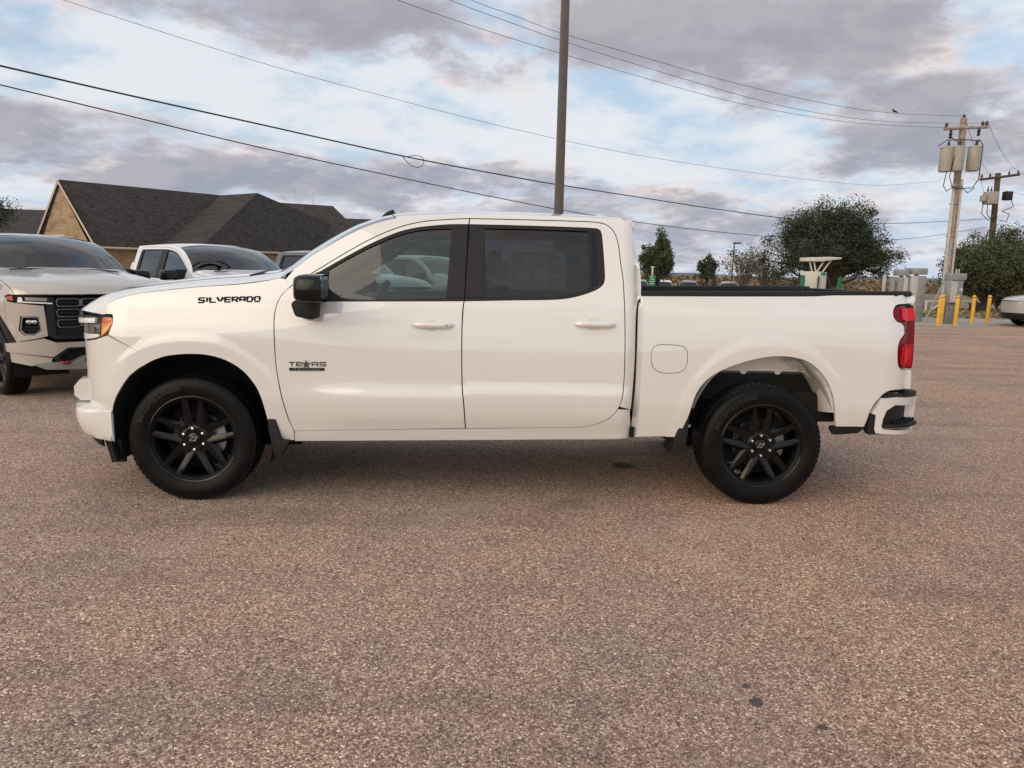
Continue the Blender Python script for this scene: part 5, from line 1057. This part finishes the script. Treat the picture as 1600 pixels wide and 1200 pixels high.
for h_ in np_('headlight', hl, GLOSS_BLACK, out=-.006, h=.04, mirror=True): pass
np_('daytime_lamp', [(.61, 1.118), (.86, 1.132), (.865, 1.175), (.89, 1.178), (.90, 1.120), (.61, 1.102)], mat('lamp_white', (.85, .85, .84), .2, coat=1), out=.004, h=.03, flange=.01, mirror=True)
np_('lamp_body', [(.62, 1.132), (.84, 1.143), (.84, 1.178), (.62, 1.17)], ALU, out=.002, h=.05, flange=.01, mirror=True)
np_('side_marker', [(.925, 1.135), (.962, 1.15), (.968, 1.18), (.93, 1.192)], mat('marker_red', (.45, .10, .09), .2, coat=1), out=.004, h=.03, flange=.01, mirror=True)
np_('bumper_bar', [(.0, .665), (.60, .665), (.70, .715), (.965, .655), (.962, .56), (.62, .50), (.50, .60), (0, .60)], TAN, out=.05, h=.04, flange=.05, mirror=True)
np_('lower_intake', [(-.58, .42), (.58, .42), (.62, .50), (.50, .60), (-.50, .60), (-.62, .50)], VOID, out=-.02, h=.1)
np_('intake_frame', [(.50, .605), (.635, .50), (.60, .44), (.56, .44), (.585, .50), (.48, .585), (0, .585), (0, .605)], BLACK_PLAST, out=.055, h=.05, mirror=True)
np_('skid_plate', [(0, .50), (.34, .50), (.44, .445), (.66, .44), (.80, .42), (.70, .36), (0, .33)], mat('skid_grey', (.26, .245, .225), .45, metal=.2), out=.055, h=.05, flange=.08, mirror=True)
np_('bumper_corner', [(.64, .49), (.955, .555), (.95, .44), (.82, .40), (.66, .43)], TAN, out=.03, h=.05, mirror=True)
for s in (1, -1):
    p = nose_fn(.075)[0](np.array([[.52*s, .43]]))[0]; b = MB(); b.tube([tuple(p+np.array([.05, -.045, .02])), tuple(p+np.array([-.02, -.03, 0])), tuple(p+np.array([-.02, .03, 0])), tuple(p+np.array([.05, .045, .02]))], .014, 8); b.build('tow_hook', mat('tow_red', (.16, .012, .015), .4), tan)
arch_o = [(a*1.16, .42+(z-.42)*1.13) for a, z in [(.494, .54)]+TR['fender_raw'][20:34]]; arch_i = [(a, z) for a, z in [(.494, .54)]+TR['fender_raw'][20:34]]
cl2 = [(-.25*1.16, .42+.49*1.13)]+[(a*1.16, .42+(z-.42)*1.13) for a, z in TR['bumper_cover'][2:9]]; cl3 = TR['bumper_cover'][2:9]
ringp = [(.54, .42)]+arch_o[1:-1]+cl2[1:]+[(-.56, .60), (-.4896, .589)]+cl3[::-1][1:]+arch_i[1:-1][::-1]+[(.49, .42)]
try: both('arch_cladding', ringp, BLACK_PLAST, tan, h=.05, flange=.03, off=.014)
except Exception as e: print('cladding', e)
ORG = Vector((0, 0, 0))
for s in (-1, 1): MB().box(-.30, .30, -.008, .008, 0, .02).build('roof_rib', TAN, tan, loc=(.1, s*.5, 1.945))

# ------------------------------------------------------------------ sport-utility cars
def make_suv(name, paint, L=4.6, H=1.66, Wd=1.86):
    global CL, S_, ORG, SIDE
    oldCL, oldS, oldO = CL, S_, ORG
    CL = Wd/2; ORG = Vector((L/2, CL, 0)); k = L/4.6; hz_ = H/1.66
    def SS(x, z):
        x = np.asarray(x, float)/k; z = np.asarray(z, float)/hz_; d = np.interp(z, [.2, .4, .75, .95, 1.08, 1.3, 1.55, 1.68], [.09, .03, .0, .02, .06, .14, .26, .38])
        d = d+.42*(1-np.sqrt(1-np.clip((.55-x)/.56, 0, .97)**2))+.25*(1-np.sqrt(1-np.clip((x-4.1)/.52, 0, .97)**2))
        for xc in (.88, 3.58): d = d-.02*(1-sst(.40, .47, np.hypot(x-xc, z-.35)))
        return d
    S_ = SS; sc = lambda P: [(x*k, z*hz_) for x, z in P]; root = empty(name)
    arch = lambda xc, r=.385: [(xc+r*math.cos(a), .35+r*math.sin(a)) for a in np.linspace(R_(-22), R_(202), 18)]
    low = [(4.50, .36)]+arch(3.58)+arch(.88)+[(.20, .24), (.08, .30), (.03, .50), (.03, .78), (.06, .90), (.20, .99), (.70, 1.06), (1.22, 1.09), (2.6, 1.10), (4.25, 1.13), (4.52, 1.05), (4.57, .70)]
    both('body_side', sc(low), paint, root, h=.07, flange=.02)
    gh = [(1.22, 1.092), (1.62, 1.38), (1.90, 1.54), (2.25, 1.61), (3.3, 1.62), (4.05, 1.56), (4.25, 1.45), (4.45, 1.10), (4.25, 1.132), (2.6, 1.102)]
    w1 = [(1.45, 1.13), (1.78, 1.38), (1.98, 1.50), (2.30, 1.555), (2.52, 1.555), (2.48, 1.13)]; w2 = [(2.58, 1.13), (2.62, 1.555), (3.30, 1.555), (3.42, 1.50), (3.46, 1.15)]; w3 = [(3.56, 1.16), (3.54, 1.50), (3.95, 1.49), (4.12, 1.22)]
    both('cabin_frame', sc(gh), paint, root, holes=[sc(w1), sc(w2), sc(w3)], h=.08, flange=.02)
    for q in (w1, w2, w3): both('side_window', sc(q), GL_DARK, root, h=.12, flange=0, off=-.01)
    E_ = lambda P: [(x, float(SS(x, z)), z) for x, z in sc(P)]
    MB().grid(cross_skin(E_([(.04, .88), (.06, .92), (.20, .99), (.70, 1.06), (1.18, 1.088)]), lambda f: -.24*(1-f)**2-.03, lambda f: .03+.03*f, p=2.4)).build('hood', paint, root, sharp=60)
    MB().grid(cross_skin(E_([(1.20, 1.09), (1.62, 1.38), (1.90, 1.54), (2.02, 1.575)]), -.12, .03)).build('windscreen', GL_TINT, root, sharp=60)
    MB().grid(cross_skin(E_([(2.02, 1.575), (2.25, 1.61), (3.3, 1.62), (4.05, 1.56), (4.25, 1.46)]), lambda f: -.12*(1-f)+.06*f, .045, p=3)).build('roof', paint, root, sharp=60)
    MB().grid(cross_skin(E_([(4.23, 1.47), (4.43, 1.12)]), .08, .02)).build('rear_window', GL_TINT, root)
    MB().grid(cross_skin(E_([(4.43, 1.12), (4.54, 1.0), (4.56, .6), (4.50, .34)]), .06, 0)).build('tailgate', paint, root)
    MB().grid(cross_skin(E_([(.04, .88), (.03, .70), (.03, .48)]), -.22, 0)).build('nose', paint, root)
    MB().grid(cross_skin(E_([(.03, .47), (.05, .36), (.14, .26)]), -.22, 0)).build('front_bumper', BLACK_PLAST, root)
    both('headlight', sc([(.075, .74), (.10, .86), (.30, .93), (.42, .935), (.30, .84)]), CHROME, root, h=.05, flange=.01, off=.004)
    both('tail_light', sc([(4.40, .98), (4.42, 1.09), (4.53, 1.04), (4.545, .88)]), RED, root, h=.05, flange=.01, off=.004)
    both('sill_cladding', sc([(1.28, .24), (3.18, .24), (3.18, .36), (1.28, .36)]), BLACK_PLAST, root, h=.1, flange=.03, off=.004)
    MB().box(.5*k, 4.2*k, .25, Wd-.25, .22, .6).build('underbody', VOID, root)
    MB().box(1.5*k, 4.1*k, .3, Wd-.3, .6, 1.1).build('cabin_seats', CLOTH, root)
    for x in (.88, 3.58):
        rows = [[(x*k+.385*math.cos(a), y, .35+.385*math.sin(a)) for y in (.04, .4)] for a in np.linspace(0, math.pi, 14)]; MB().grid(rows).build('wheel_well', VOID, root); MB().grid([[(p[0], Wd-p[1], p[2]) for p in r] for r in rows]).build('wheel_well', VOID, root)
    ORG = Vector((0, 0, 0)); wheels = []
    b = MB(); b.lathe([(.215, -.085), (.228, -.10), (.228, -.105), (.215, -.10), (.20, -.05), (.195, .08)], 32); b.lathe([(.001, -.085), (.05, -.085), (.055, -.04)], 20)
    for i in range(10):
        M = Matrix.Rotation(2*math.pi*i/10, 4, 'Y'); b.add([(-.02, -.09, .04), (.02, -.09, .04), (.03, -.095, .22), (-.03, -.095, .22), (-.015, -.05, .04), (.015, -.05, .04), (.02, -.05, .22), (-.02, -.05, .22)], [(0, 1, 2, 3), (0, 4, 5, 1), (1, 5, 6, 2), (2, 6, 7, 3), (3, 7, 4, 0)], M)
    rim = b.mesh('wheel'); ty = MB().lathe([(.215, .09), (.215, -.085), (.24, -.105), (.29, -.108), (.33, -.095), (.342, -.075), (.342, .075), (.33, .095), (.24, .1)], 48).mesh('tyre'); bk = MB().lathe([(.001, .0), (.19, .0)], 24).mesh('brake_disc')
    rim.materials.append(CHROME if paint is SILVER else ALU); ty.materials.append(RUBBER); bk.materials.append(VOID)
    for x, y, rz in ((.88, .10, 0), (3.58, .10, 0), (.88, Wd-.10, math.pi), (3.58, Wd-.10, math.pi)):
        wl = add_obj('wheel', rim, None, root, (x*k-L/2, y-Wd/2, .342)); wl.rotation_euler = (0, 0, rz); add_obj('tyre', ty, None, wl); add_obj('brake_disc', bk, None, wl)
    CL, S_, ORG = oldCL, oldS, oldO; return root
suv = make_suv('sport_utility_car', SILVER); suv.location = (22.85, 20.3, 0); suv.rotation_euler = (0, 0, R_(-4)); tag(suv, 'silver sport-utility car nosing in at the right edge', 'car')
far = make_suv('sport_utility_car', WHITE2); FC = [(18.7, 62.5, 256, WHITE2, 'white sport-utility car in the far lot beside the green sign'), (21.0, 62.3, 254, DARKP, 'dark sport-utility car in the far lot, next to the white one'), (16.4, 63.0, 262, GREYP, 'grey car in the far lot half hidden behind the cab'), (24.6, 62.0, 252, SILVER, 'silver car in the far lot left of the far lamp post')]
for i, (x, y, a, p, lb) in enumerate(FC):
    c = far if i == 0 else copy_tree(far, None, (), {WHITE2: p}); c.location = (x, y, tz(x, y)+.03); c.rotation_euler = (0, 0, R_(a)); tag(c, lb, 'car', 'cars in the far lot')

# ------------------------------------------------------------------ poles, wires, electrical gear
BRONZE = mat('bronze_pole_paint', (.085, .068, .056), .5, var=.12, vscale=3)
lp = empty('light_pole', (3.03, 6.72, 0), 0, 'tall square bronze light pole rising behind the pickup roof', 'light pole')
for nm, vs in (('pole', None),):
    b = MB(); b.add([(sx*r, sy*r, z) for z, r in ((.6, .070), (9.2, .050)) for sx, sy in ((-1, -1), (1, -1), (1, 1), (-1, 1))], [(0, 1, 5, 4), (1, 2, 6, 5), (2, 3, 7, 6), (3, 0, 4, 7), (4, 5, 6, 7)]); b.build('pole', BRONZE, lp, bevel=.008)
MB().lathe([(.001, .62), (.26, .62), (.28, .59), (.28, 0)], 24, axis='z').build('concrete_base', CONC, lp); MB().box(-.12, .12, -.12, .12, .62, .66).build('base_plate', BRONZE, lp)
for s in (-1, 1): MB().box(min(s*.05, s*.9), max(s*.05, s*.9), -.16, .16, 9.1, 9.2).build('lamp_head', BRONZE, lp, bevel=.02)
WOOD = mat('weathered_pole_wood', (.31, .235, .175), .9, var=.35, vscale=5); WOOD_D = mat('dark_pole_wood', (.10, .065, .045), .9, var=.3, vscale=5); WOOD_G = mat('grey_arm_wood', (.30, .255, .21), .9, var=.3, vscale=8); CAN = mat('transformer_grey', (.36, .34, .29), .5, var=.1, vscale=4); PVC = mat('grey_conduit', (.50, .48, .45), .6, var=.12); CABLE = mat('black_cable', (.012, .012, .013), .6); PORC = mat('porcelain_brown', (.06, .045, .04), .3)
def can(parent, x, y, z, r=.22, h=.86):
    c = MB().lathe([(.001, z+.05*h), (r*.9, z), (r, z+.04), (r, z+h-.03), (r*1.06, z+h-.03), (r*1.06, z+h), (r*.6, z+h+.05), (.001, z+h+.06)], 22, axis='z', c=(x, y, 0)).build('transformer', CAN, parent, sharp=40)
    MB().lathe([(.03, z+h+.05), (.055, z+h+.10), (.03, z+h+.13), (.05, z+h+.17), (.02, z+h+.24)], 10, axis='z', c=(x+.05, y, 0)).build('bushing', PORC, c)
    return c
def insul(parent, p, h=.16): return MB().lathe([(.02, 0), (.06, .03), (.045, .07), (.065, .09), (.03, h)], 10, axis='z', c=p).build('insulator', PORC, parent)
u1 = empty('utility_pole', (19.8, 23.1, 0), 0, 'weathered leaning utility pole with three grey transformers', 'utility pole'); ORG = Vector((19.8, 23.1, 0))
T1, B1 = Vector((19.72, 23.02, 7.50)), Vector((19.80, 23.14, -.1)); lean = lambda z: B1+(T1-B1)*((z+.1)/7.6)
MB().tube([tuple(lean(z)) for z in (-.1, 2, 4, 6, 7.5)], [.150, .142, .132, .122, .112], 14).build('pole', WOOD, u1)
MB().tube([tuple(lean(z)+Vector((-.15, -.10, 0))) for z in (0, 3, 5.1)], .055, 8).build('conduit', PVC, u1); MB().tube([tuple(lean(z)+Vector((.12, -.13, 0))) for z in (0, 3, 5.3)], .04, 8).build('conduit', PVC, u1)
arm = MB().tube([(18.90, 22.84, 7.06), (20.68, 23.04, 7.22)], .06, 6).build('crossarm', WOOD_G, u1)
for p in ((18.98, 22.85, 7.12), (20.62, 23.03, 7.27), (20.45, 23.0, 7.25), (19.72, 23.02, 7.48)): insul(u1, p)
for p in ((19.18, 22.86, 6.72), (20.32, 22.98, 6.88)): MB().lathe([(.03, 0), (.06, .05), (.04, .12), (.065, .16), (.04, .24), (.05, .30)], 10, axis='z', c=p).build('cutout_fuse', CABLE, u1)
can(u1, 18.95, 22.62, 5.50); can(u1, 19.32, 22.52, 5.52); can(u1, 20.10, 22.78, 5.58)
MB().tube([(18.65, 22.7, 6.42), (18.9, 22.6, 6.62), (19.5, 22.6, 6.66), (20.3, 22.8, 6.68), (20.42, 22.8, 6.5), (20.40, 22.8, 5.3), (20.2, 22.8, 4.98), (19.7, 22.85, 4.95), (19.3, 22.7, 5.0)], .018, 6).build('drip_loop', CABLE, u1)
for pts in ([(19.0, 22.55, 5.6), (18.95, 22.6, 5.0), (19.15, 22.7, 4.82), (19.6, 22.9, 5.05)], [(19.25, 22.45, 6.5), (19.1, 22.4, 5.9), (19.05, 22.45, 5.3), (19.4, 22.7, 4.9), (19.7, 22.9, 5.0)], [(20.15, 22.7, 6.5), (20.3, 22.9, 6.75)], [(19.35, 22.5, 6.5), (19.2, 22.8, 6.75)], [(19.8, 22.9, 5.05), (20.1, 22.9, 4.8), (20.35, 22.9, 5.0)]): MB().tube(pts, .016, 5).build('service_cable', CABLE, u1)
for z in (1.4, 2.6, 3.2, 4.4): MB().lathe([(.165, z-.02), (.175, z), (.165, z+.02)], 12, axis='z', c=tuple(lean(z)*Vector((1, 1, 0)) if False else (lean(z).x, lean(z).y, 0))).build('strap', ALU, u1)
ORG = Vector((32, 38.2, 0)); u2 = empty('utility_pole', (32, 38.2, 0), 0, 'darker rear utility pole rising from the hedge bushes', 'utility pole')
MB().tube([(32.0, 38.1, -.1), (32.02, 38.2, 4), (32.06, 38.38, 7.8)], [.19, .17, .145], 14).build('pole', WOOD_D, u2)
MB().tube([(32.2, 37.95, 0), (32.22, 37.95, 4.4)], .09, 8).build('conduit', PVC, u2)
MB().tube([(30.78, 38.0, 7.36), (33.42, 38.5, 7.78)], .085, 6).build('crossarm', WOOD_D, u2)
for p in ((30.85, 38, 7.45), (31.4, 38.1, 7.52), (32.7, 38.35, 7.72), (33.35, 38.5, 7.82)): insul(u2, p, .22)
b = MB().box(31.0, 31.62, 37.4, 38.0, 5.95, 6.65); t2 = b.build('transformer', CAN, u2, bevel=.04)
for x in (31.1, 31.3, 31.5): MB().lathe([(.03, 6.65), (.06, 6.75), (.03, 6.85), (.02, 6.98)], 8, axis='z', c=(x, 37.7, 0)).build('bushing', PORC, t2)
MB().box(32.38, 32.78, 37.9, 38.3, 6.25, 6.75).build('control_box', CABLE, u2, bevel=.03); MB().box(30.72, 30.95, 37.5, 37.8, 6.1, 6.45).build('meter_box', CAN, u2, bevel=.02)
for pts in ([(30.85, 37.6, 6.1), (30.8, 37.6, 5.4), (31.4, 37.8, 5.05), (31.95, 38, 5.2)], [(31.1, 37.6, 5.95), (31.2, 37.7, 5.4), (31.6, 37.9, 5.15), (32, 38, 5.3)], [(31.4, 37.6, 5.95), (31.5, 37.7, 5.5), (31.9, 37.9, 5.3)], [(32.7, 38, 6.4), (32.95, 38, 5.9), (32.3, 38, 5.6)], [(32.2, 37.9, 5.6), (32.6, 37.8, 5.45), (32.5, 37.8, 5.0), (32.1, 37.9, 5.1)]): MB().tube(pts, .022, 5).build('service_cable', CABLE, u2)
MB().tube([(31.45+.18*math.sin(a), 37.6, 4.1+.42*math.cos(a)) for a in np.linspace(.3, 5.9, 16)], .028, 6).build('cable_coil', CABLE, u2)
ORG = Vector((0, 0, 0))
WL = {'thick_hi': ('upper thick black cable crossing the sky behind the light pole', .0135), 'thick_lo': ('lower thick black cable crossing the sky behind the pickup roof', .0095), 'thin_mid': ('single thin wire sagging to the middle of the leaning pole', .0042), 'top_a': ('topmost thin wire, with the bird on it', .0055), 'top_b': ('thin wire second from the top', .0055), 'top_c': ('thin wire third from the top, meeting the left end of the crossarm', .0055)}
def smooth(pts, n=6):
    P = [Vector(p) for p in pts]; out = []
    for i in range(len(P)-1):
        p0, p1, p2, p3 = P[max(i-1, 0)], P[i], P[i+1], P[min(i+2, len(P)-1)]
        for k in range(n):
            t = k/n; out.append(.5*((2*p1)+(p2-p0)*t+(2*p0-5*p1+4*p2-p3)*t*t+(3*p1-p0-3*p2+p3)*t**3))
    return out+[P[-1]]
for k, (lb, r) in WL.items():
    o = MB().tube(smooth(WIRES[k]), r, 6).build('overhead_wire', CABLE); tag(o, lb, 'wire', 'overhead wires')
    if k == 'thick_hi': MB().tube(smooth([(.30, 10.35, 3.70), (.44, 10.42, 3.56), (.60, 10.48, 3.52), (.70, 10.5, 3.60), (.68, 10.5, 3.71), (.55, 10.45, 3.74), (.38, 10.38, 3.70)]), .007, 6).build('cable_loop', CABLE, o)
for lb, p, q in (('left thin wire joining the two pole crossarms', (19.75, 23.0, 7.5), (31.4, 38.1, 7.7)), ('right thin wire joining the two pole crossarms', (20.65, 23.03, 7.4), (33.35, 38.5, 8.0)), ('slack wire from the transformers to the rear pole', (20.3, 22.8, 6.0), (31.2, 37.9, 6.5)), ('wire running off right from the rear pole crossarm', (33.4, 38.5, 7.9), (44, 38, 6.6)), ('lowest wire running off right behind the hedge', (32.1, 38.2, 6.9), (44, 38, 5.4))):
    P = [Vector(p).lerp(Vector(q), t)-Vector((0, 0, 1.2*t*(1-t))) for t in np.linspace(0, 1, 12)]; tag(MB().tube(P, .0075, 5).build('overhead_wire', CABLE), lb, 'wire', 'overhead wires')
# the bird
b = MB(); b.tube([(15.52, 20.42, 7.135), (15.56, 20.42, 7.13), (15.63, 20.42, 7.12), (15.70, 20.42, 7.10), (15.76, 20.42, 7.07), (15.86, 20.42, 7.03)], [.01, .032, .05, .046, .022, .014], 8); b.tube([(15.57, 20.42, 7.15), (15.54, 20.42, 7.19), (15.50, 20.42, 7.185), (15.46, 20.42, 7.178)], [.03, .034, .02, .004], 8); b.tube([(15.62, 20.42, 7.08), (15.62, 20.42, 7.045)], .006, 4)
b.v = [(15.62+(x-15.62)*.62, y, 7.045+(z-7.045)*.62) for x, y, z in b.v]
tag(b.build('bird', CABLE), 'small dark bird perched on the topmost wire', 'bird')
YEL = mat('yellow_bollard_paint', (.72, .40, .03), .5, var=.12, vscale=4)
BL = ['yellow bollard nearest the truck tail', 'yellow bollard close behind the first, beside the pole foot', 'yellow bollard in front of the grey meter cabinet', 'yellow bollard standing before the black bin', 'rightmost yellow bollard, by the silver car']
bpos = [(17.25, 19.36), (18.2, 20.7), (18.2, 19.9), (19.53, 21.0), (20.53, 21.6)]
for i, (x, y) in enumerate(bpos):
    bo = empty('bollard', (x, y, .01), 0, BL[i], 'bollard', 'yellow bollards')
    MB().lathe([(.064, 0), (.064, .97), (.058, 1.0), (.035, 1.03), (.001, 1.04)], 18, axis='z').build('post', YEL, bo); MB().lathe([(.10, .0), (.10, .02), (.065, .025)], 18, axis='z').build('foot', CONC, bo); MB().lathe([(.0655, .94), (.0655, .965)], 18, axis='z').build('band', BRONZE, bo)
ZINC = mat('galvanised_grey', (.30, .31, .30), .55, metal=.3, var=.15, vscale=5); ZINC_L = mat('pale_cabinet', (.46, .46, .45), .55, var=.1, vscale=4); GWOOD = mat('grey_timber', (.20, .19, .18), .85, var=.3, vscale=9)
mc = empty('meter_cabinet', (18.65, 20.9, 0), .2, 'grey electric meter cabinet on a timber stand at the leaning pole', 'cabinet')
for i in range(3): MB().box(-.27+.165*i, -.115+.165*i, -.06, .06, 0, .80).build('plank', GWOOD, mc, bevel=.008)
MB().box(-.26, .26, -.16, .12, .76, 1.56).build('cabinet_body', ZINC, mc, bevel=.012); MB().box(-.25, .0, -.17, -.16, .80, 1.52).build('cabinet_door', ZINC_L, mc); MB().box(-.28, .34, -.20, .16, 1.56, 1.80).build('cabinet_hood', ZINC, mc, bevel=.012); MB().lathe([(.001, -.19), (.06, -.19), (.07, -.16)], 16, c=(.18, 0, 1.22)).build('meter', ZINC_L, mc)
for x in (.05, .16): MB().tube([(x, 0, 1.8), (x, 0, 1.95)], .025, 8).build('conduit', PVC, mc)
tag(MB().tube([(17.9, 21.18, .0), (18.83, 21.66, 1.66), (19.5, 22.6, 3.0)], .035, 8).build('guy_brace', ZINC), 'slanting galvanised brace running up to the leaning pole', 'brace')
SWL = ['grey switch cabinet with box on top, left of the pair', 'taller pale switch cabinet with box on top, right of the pair']
for i, (x, w_, h, hx) in enumerate(((17.30, .36, 1.62, 1.90), (17.86, .58, 1.68, 1.96))):
    sw_ = empty('switch_cabinet', (x, 21.9, 0), .1, SWL[i], 'cabinet', 'switch cabinets'); n = 2
    for j in range(n): MB().box(-w_/2+w_/n*j, -w_/2+w_/n*(j+1)-.01, -.18-.01*j, .18, 0, h).build('panel', (ZINC, ZINC_L)[(i+j) % 2], sw_, bevel=.008)
    MB().box(-w_/2-.02, w_/2, -.22, .2, hx-.23, hx).build('top_box', ZINC, sw_, bevel=.01); MB().box(-.05, .05, -.05, .05, h, hx-.22).build('neck', ZINC, sw_)
tag(MB().box(16.63, 16.72, 21.85, 21.94, 0, 1.70).build('steel_post', ZINC_L, bevel=.01), 'pale steel post left of the switch cabinets', 'post')
tag(MB().box(16.90, 17.04, 21.8, 21.95, 0, 1.56).build('conduit_riser', ZINC, bevel=.01), 'narrow grey riser beside the pale steel post', 'post')
WHP = mat('white_fence_paint', (.70, .68, .64), .6, var=.08)
fe = empty('pipe_fence', (23.5, 29.2, 0), 0, 'low white pipe fence between the field and the bollards', 'fence'); ORG = Vector((23.5, 29.2, 0))
MB().tube([(20.0, 27.6, .56), (22.29, 28.61, .56), (25.9, 30.4, .56)], .035, 8).build('rail', WHP, fe)
for x, y in ((20.6, 27.9), (22.6, 28.75), (24.6, 29.75), (25.85, 30.4)): MB().tube([(x, y, -.1), (x, y, .6)], .045, 8).build('post', WHP, fe)
MB().tube([(22.7, 28.8, .0), (23.6, 29.2, .5)], .03, 6).build('brace', WHP, fe); ORG = Vector((0, 0, 0))
bn = empty('waste_bin', (24.9, 28.4, 0), .3, 'black waste bin behind the bollards under the bushes', 'bin'); MB().prism([(-.30, 0), (.30, 0), (.36, .50), (-.36, .50)], -.25, .25).build('bin_body', CABLE, bn, bevel=.03); MB().box(-.38, .38, -.28, .28, .50, .55).build('lid', BLACK_PLAST, bn, bevel=.02)
dp = empty('fuel_dispenser', (20.05, 35, terrain_z(20, 35)), 0, 'white fuel pump under its own little canopy in front of the oak', 'fuel pump'); ORG = Vector((0, 0, 0)); WH = mat('pump_white', (.66, .62, .56), .5, var=.06); SGRN = mat('sign_green', (.02, .19, .085), .5)
MB().box(-.58, .22, -.35, .35, 0, 2.15).build('housing', WH, dp, bevel=.03); MB().box(.24, .56, -.33, .33, 0, 2.12).build('hose_cabinet', ZINC_L, dp, bevel=.03); MB().box(.26, .50, -.345, -.33, 1.95, 2.10).build('green_panel', SGRN, dp)
MB().prism([(-.66, 2.68), (.10, 2.68), (1.22, 2.84), (1.22, 2.92), (.5, 2.94), (-.66, 2.88)], -.5, .5).build('canopy', WH, dp, bevel=.02)
for x0, x1 in ((-.26, -.46), (-.05, -.22), (.0, .36), (.30, .72)): MB().tube([(x0, -.3, 2.12), (x1, -.3, 2.74)], .04, 6).build('canopy_strut', WH, dp)
MB().tube([(.10, -.36, 1.9), (.06, -.45, 1.6), (.05, -.42, .9)], .04, 6).build('hose', CABLE, dp); MB().tube([(.62, -.3, 1.9), (.8, -.5, 1.2), (.7, -.4, .6)], .04, 6).build('hose', CABLE, dp)
for (x, y, z0, z1, w_, lb, rows_) in ((12.43, 40.3, .3, 1.46, .40, 'green sign with white lines on a pale post, behind the cab', True), (19.0, 34, .9, 1.65, .24, 'small green sign left of the white fuel pump', False), (20.95, 34, .9, 1.58, .10, 'slim green sign right of the fuel pump, left of its twin', False), (21.12, 34.1, .9, 1.62, .10, 'rightmost slim green sign right of the fuel pump', False)):
    s_ = empty('green_sign', (x, y, terrain_z(x, y)), 0, lb, 'sign', 'green signs by the fuel pump'); o_ = -terrain_z(x, y)
    MB().tube([(0, .05, 0), (0, .05, (1.96 if rows_ else z0+.1)+o_)], .05 if rows_ else .03, 8).build('post', WHP, s_); pn = MB().box(-w_/2, w_/2, -.02, .02, z0+o_, z1+o_).build('sign_panel', SGRN, s_)
    if rows_:
        MB().box(-.12, .12, -.0, .1, 1.93+o_, 1.98+o_).build('post_cap', WHP, s_)
        for i in range(7): MB().box(-w_*.36, w_*(.2+.16*((i*37) % 3)/2), -.026, -.02, z1+o_-.12-i*.14, z1+o_-.08-i*.14).build('printed_line', WHP, pn)
fl = empty('lamp_post', (32.0, 82.8, terrain_z(32, 82.8)), 0, 'slim dark lamp post far off in the other lot', 'lamp post'); MB().tube([(0, 0, 0), (.05, 0, 6.0)], [.09, .07], 8).build('pole', CABLE, fl); MB().box(-.05, .85, -.2, .2, 5.95, 6.12).build('lamp_head', CABLE, fl, bevel=.03)
# crumbs of asphalt on the pavement
ASPH = mat('asphalt_crumb', (.07, .07, .07), .9, var=.3, vscale=60)
CR = [(2.862, -2.263, .025, 'largest black asphalt crumb on the pavement, lower right'), (2.868, -2.155, .013, 'flat black asphalt crumb just behind the largest one'), (3.037, -2.417, .019, 'black asphalt crumb nearest the camera, to the right'), (3.02, -1.68, .008, 'tiny dark asphalt crumb farthest up the pavement')]
for i, (x, y, r, lb) in enumerate(CR):
    rn = random.Random(50+i); b = MB(); n = 9; ring = [(r*(.5+.9*rn.random())*math.cos(2*math.pi*j/n)*(1.1 if i < 2 else .8), r*(.45+.9*rn.random())*math.sin(2*math.pi*j/n)) for j in range(n)]
    b.add([(p[0], p[1], 0) for p in ring]+[(p[0]*.75, p[1]*.75, r*.28*(1+.5*rn.random())) for p in ring]+[(0, 0, r*.42)], [(j, (j+1) % n, (j+1) % n+n, j+n) for j in range(n)]+[(j+n, (j+1) % n+n, 2*n) for j in range(n)])
    o = b.build('asphalt_crumb', ASPH, loc=(x, y, .001), sharp=15); tag(o, lb, 'crumb', 'asphalt crumbs')
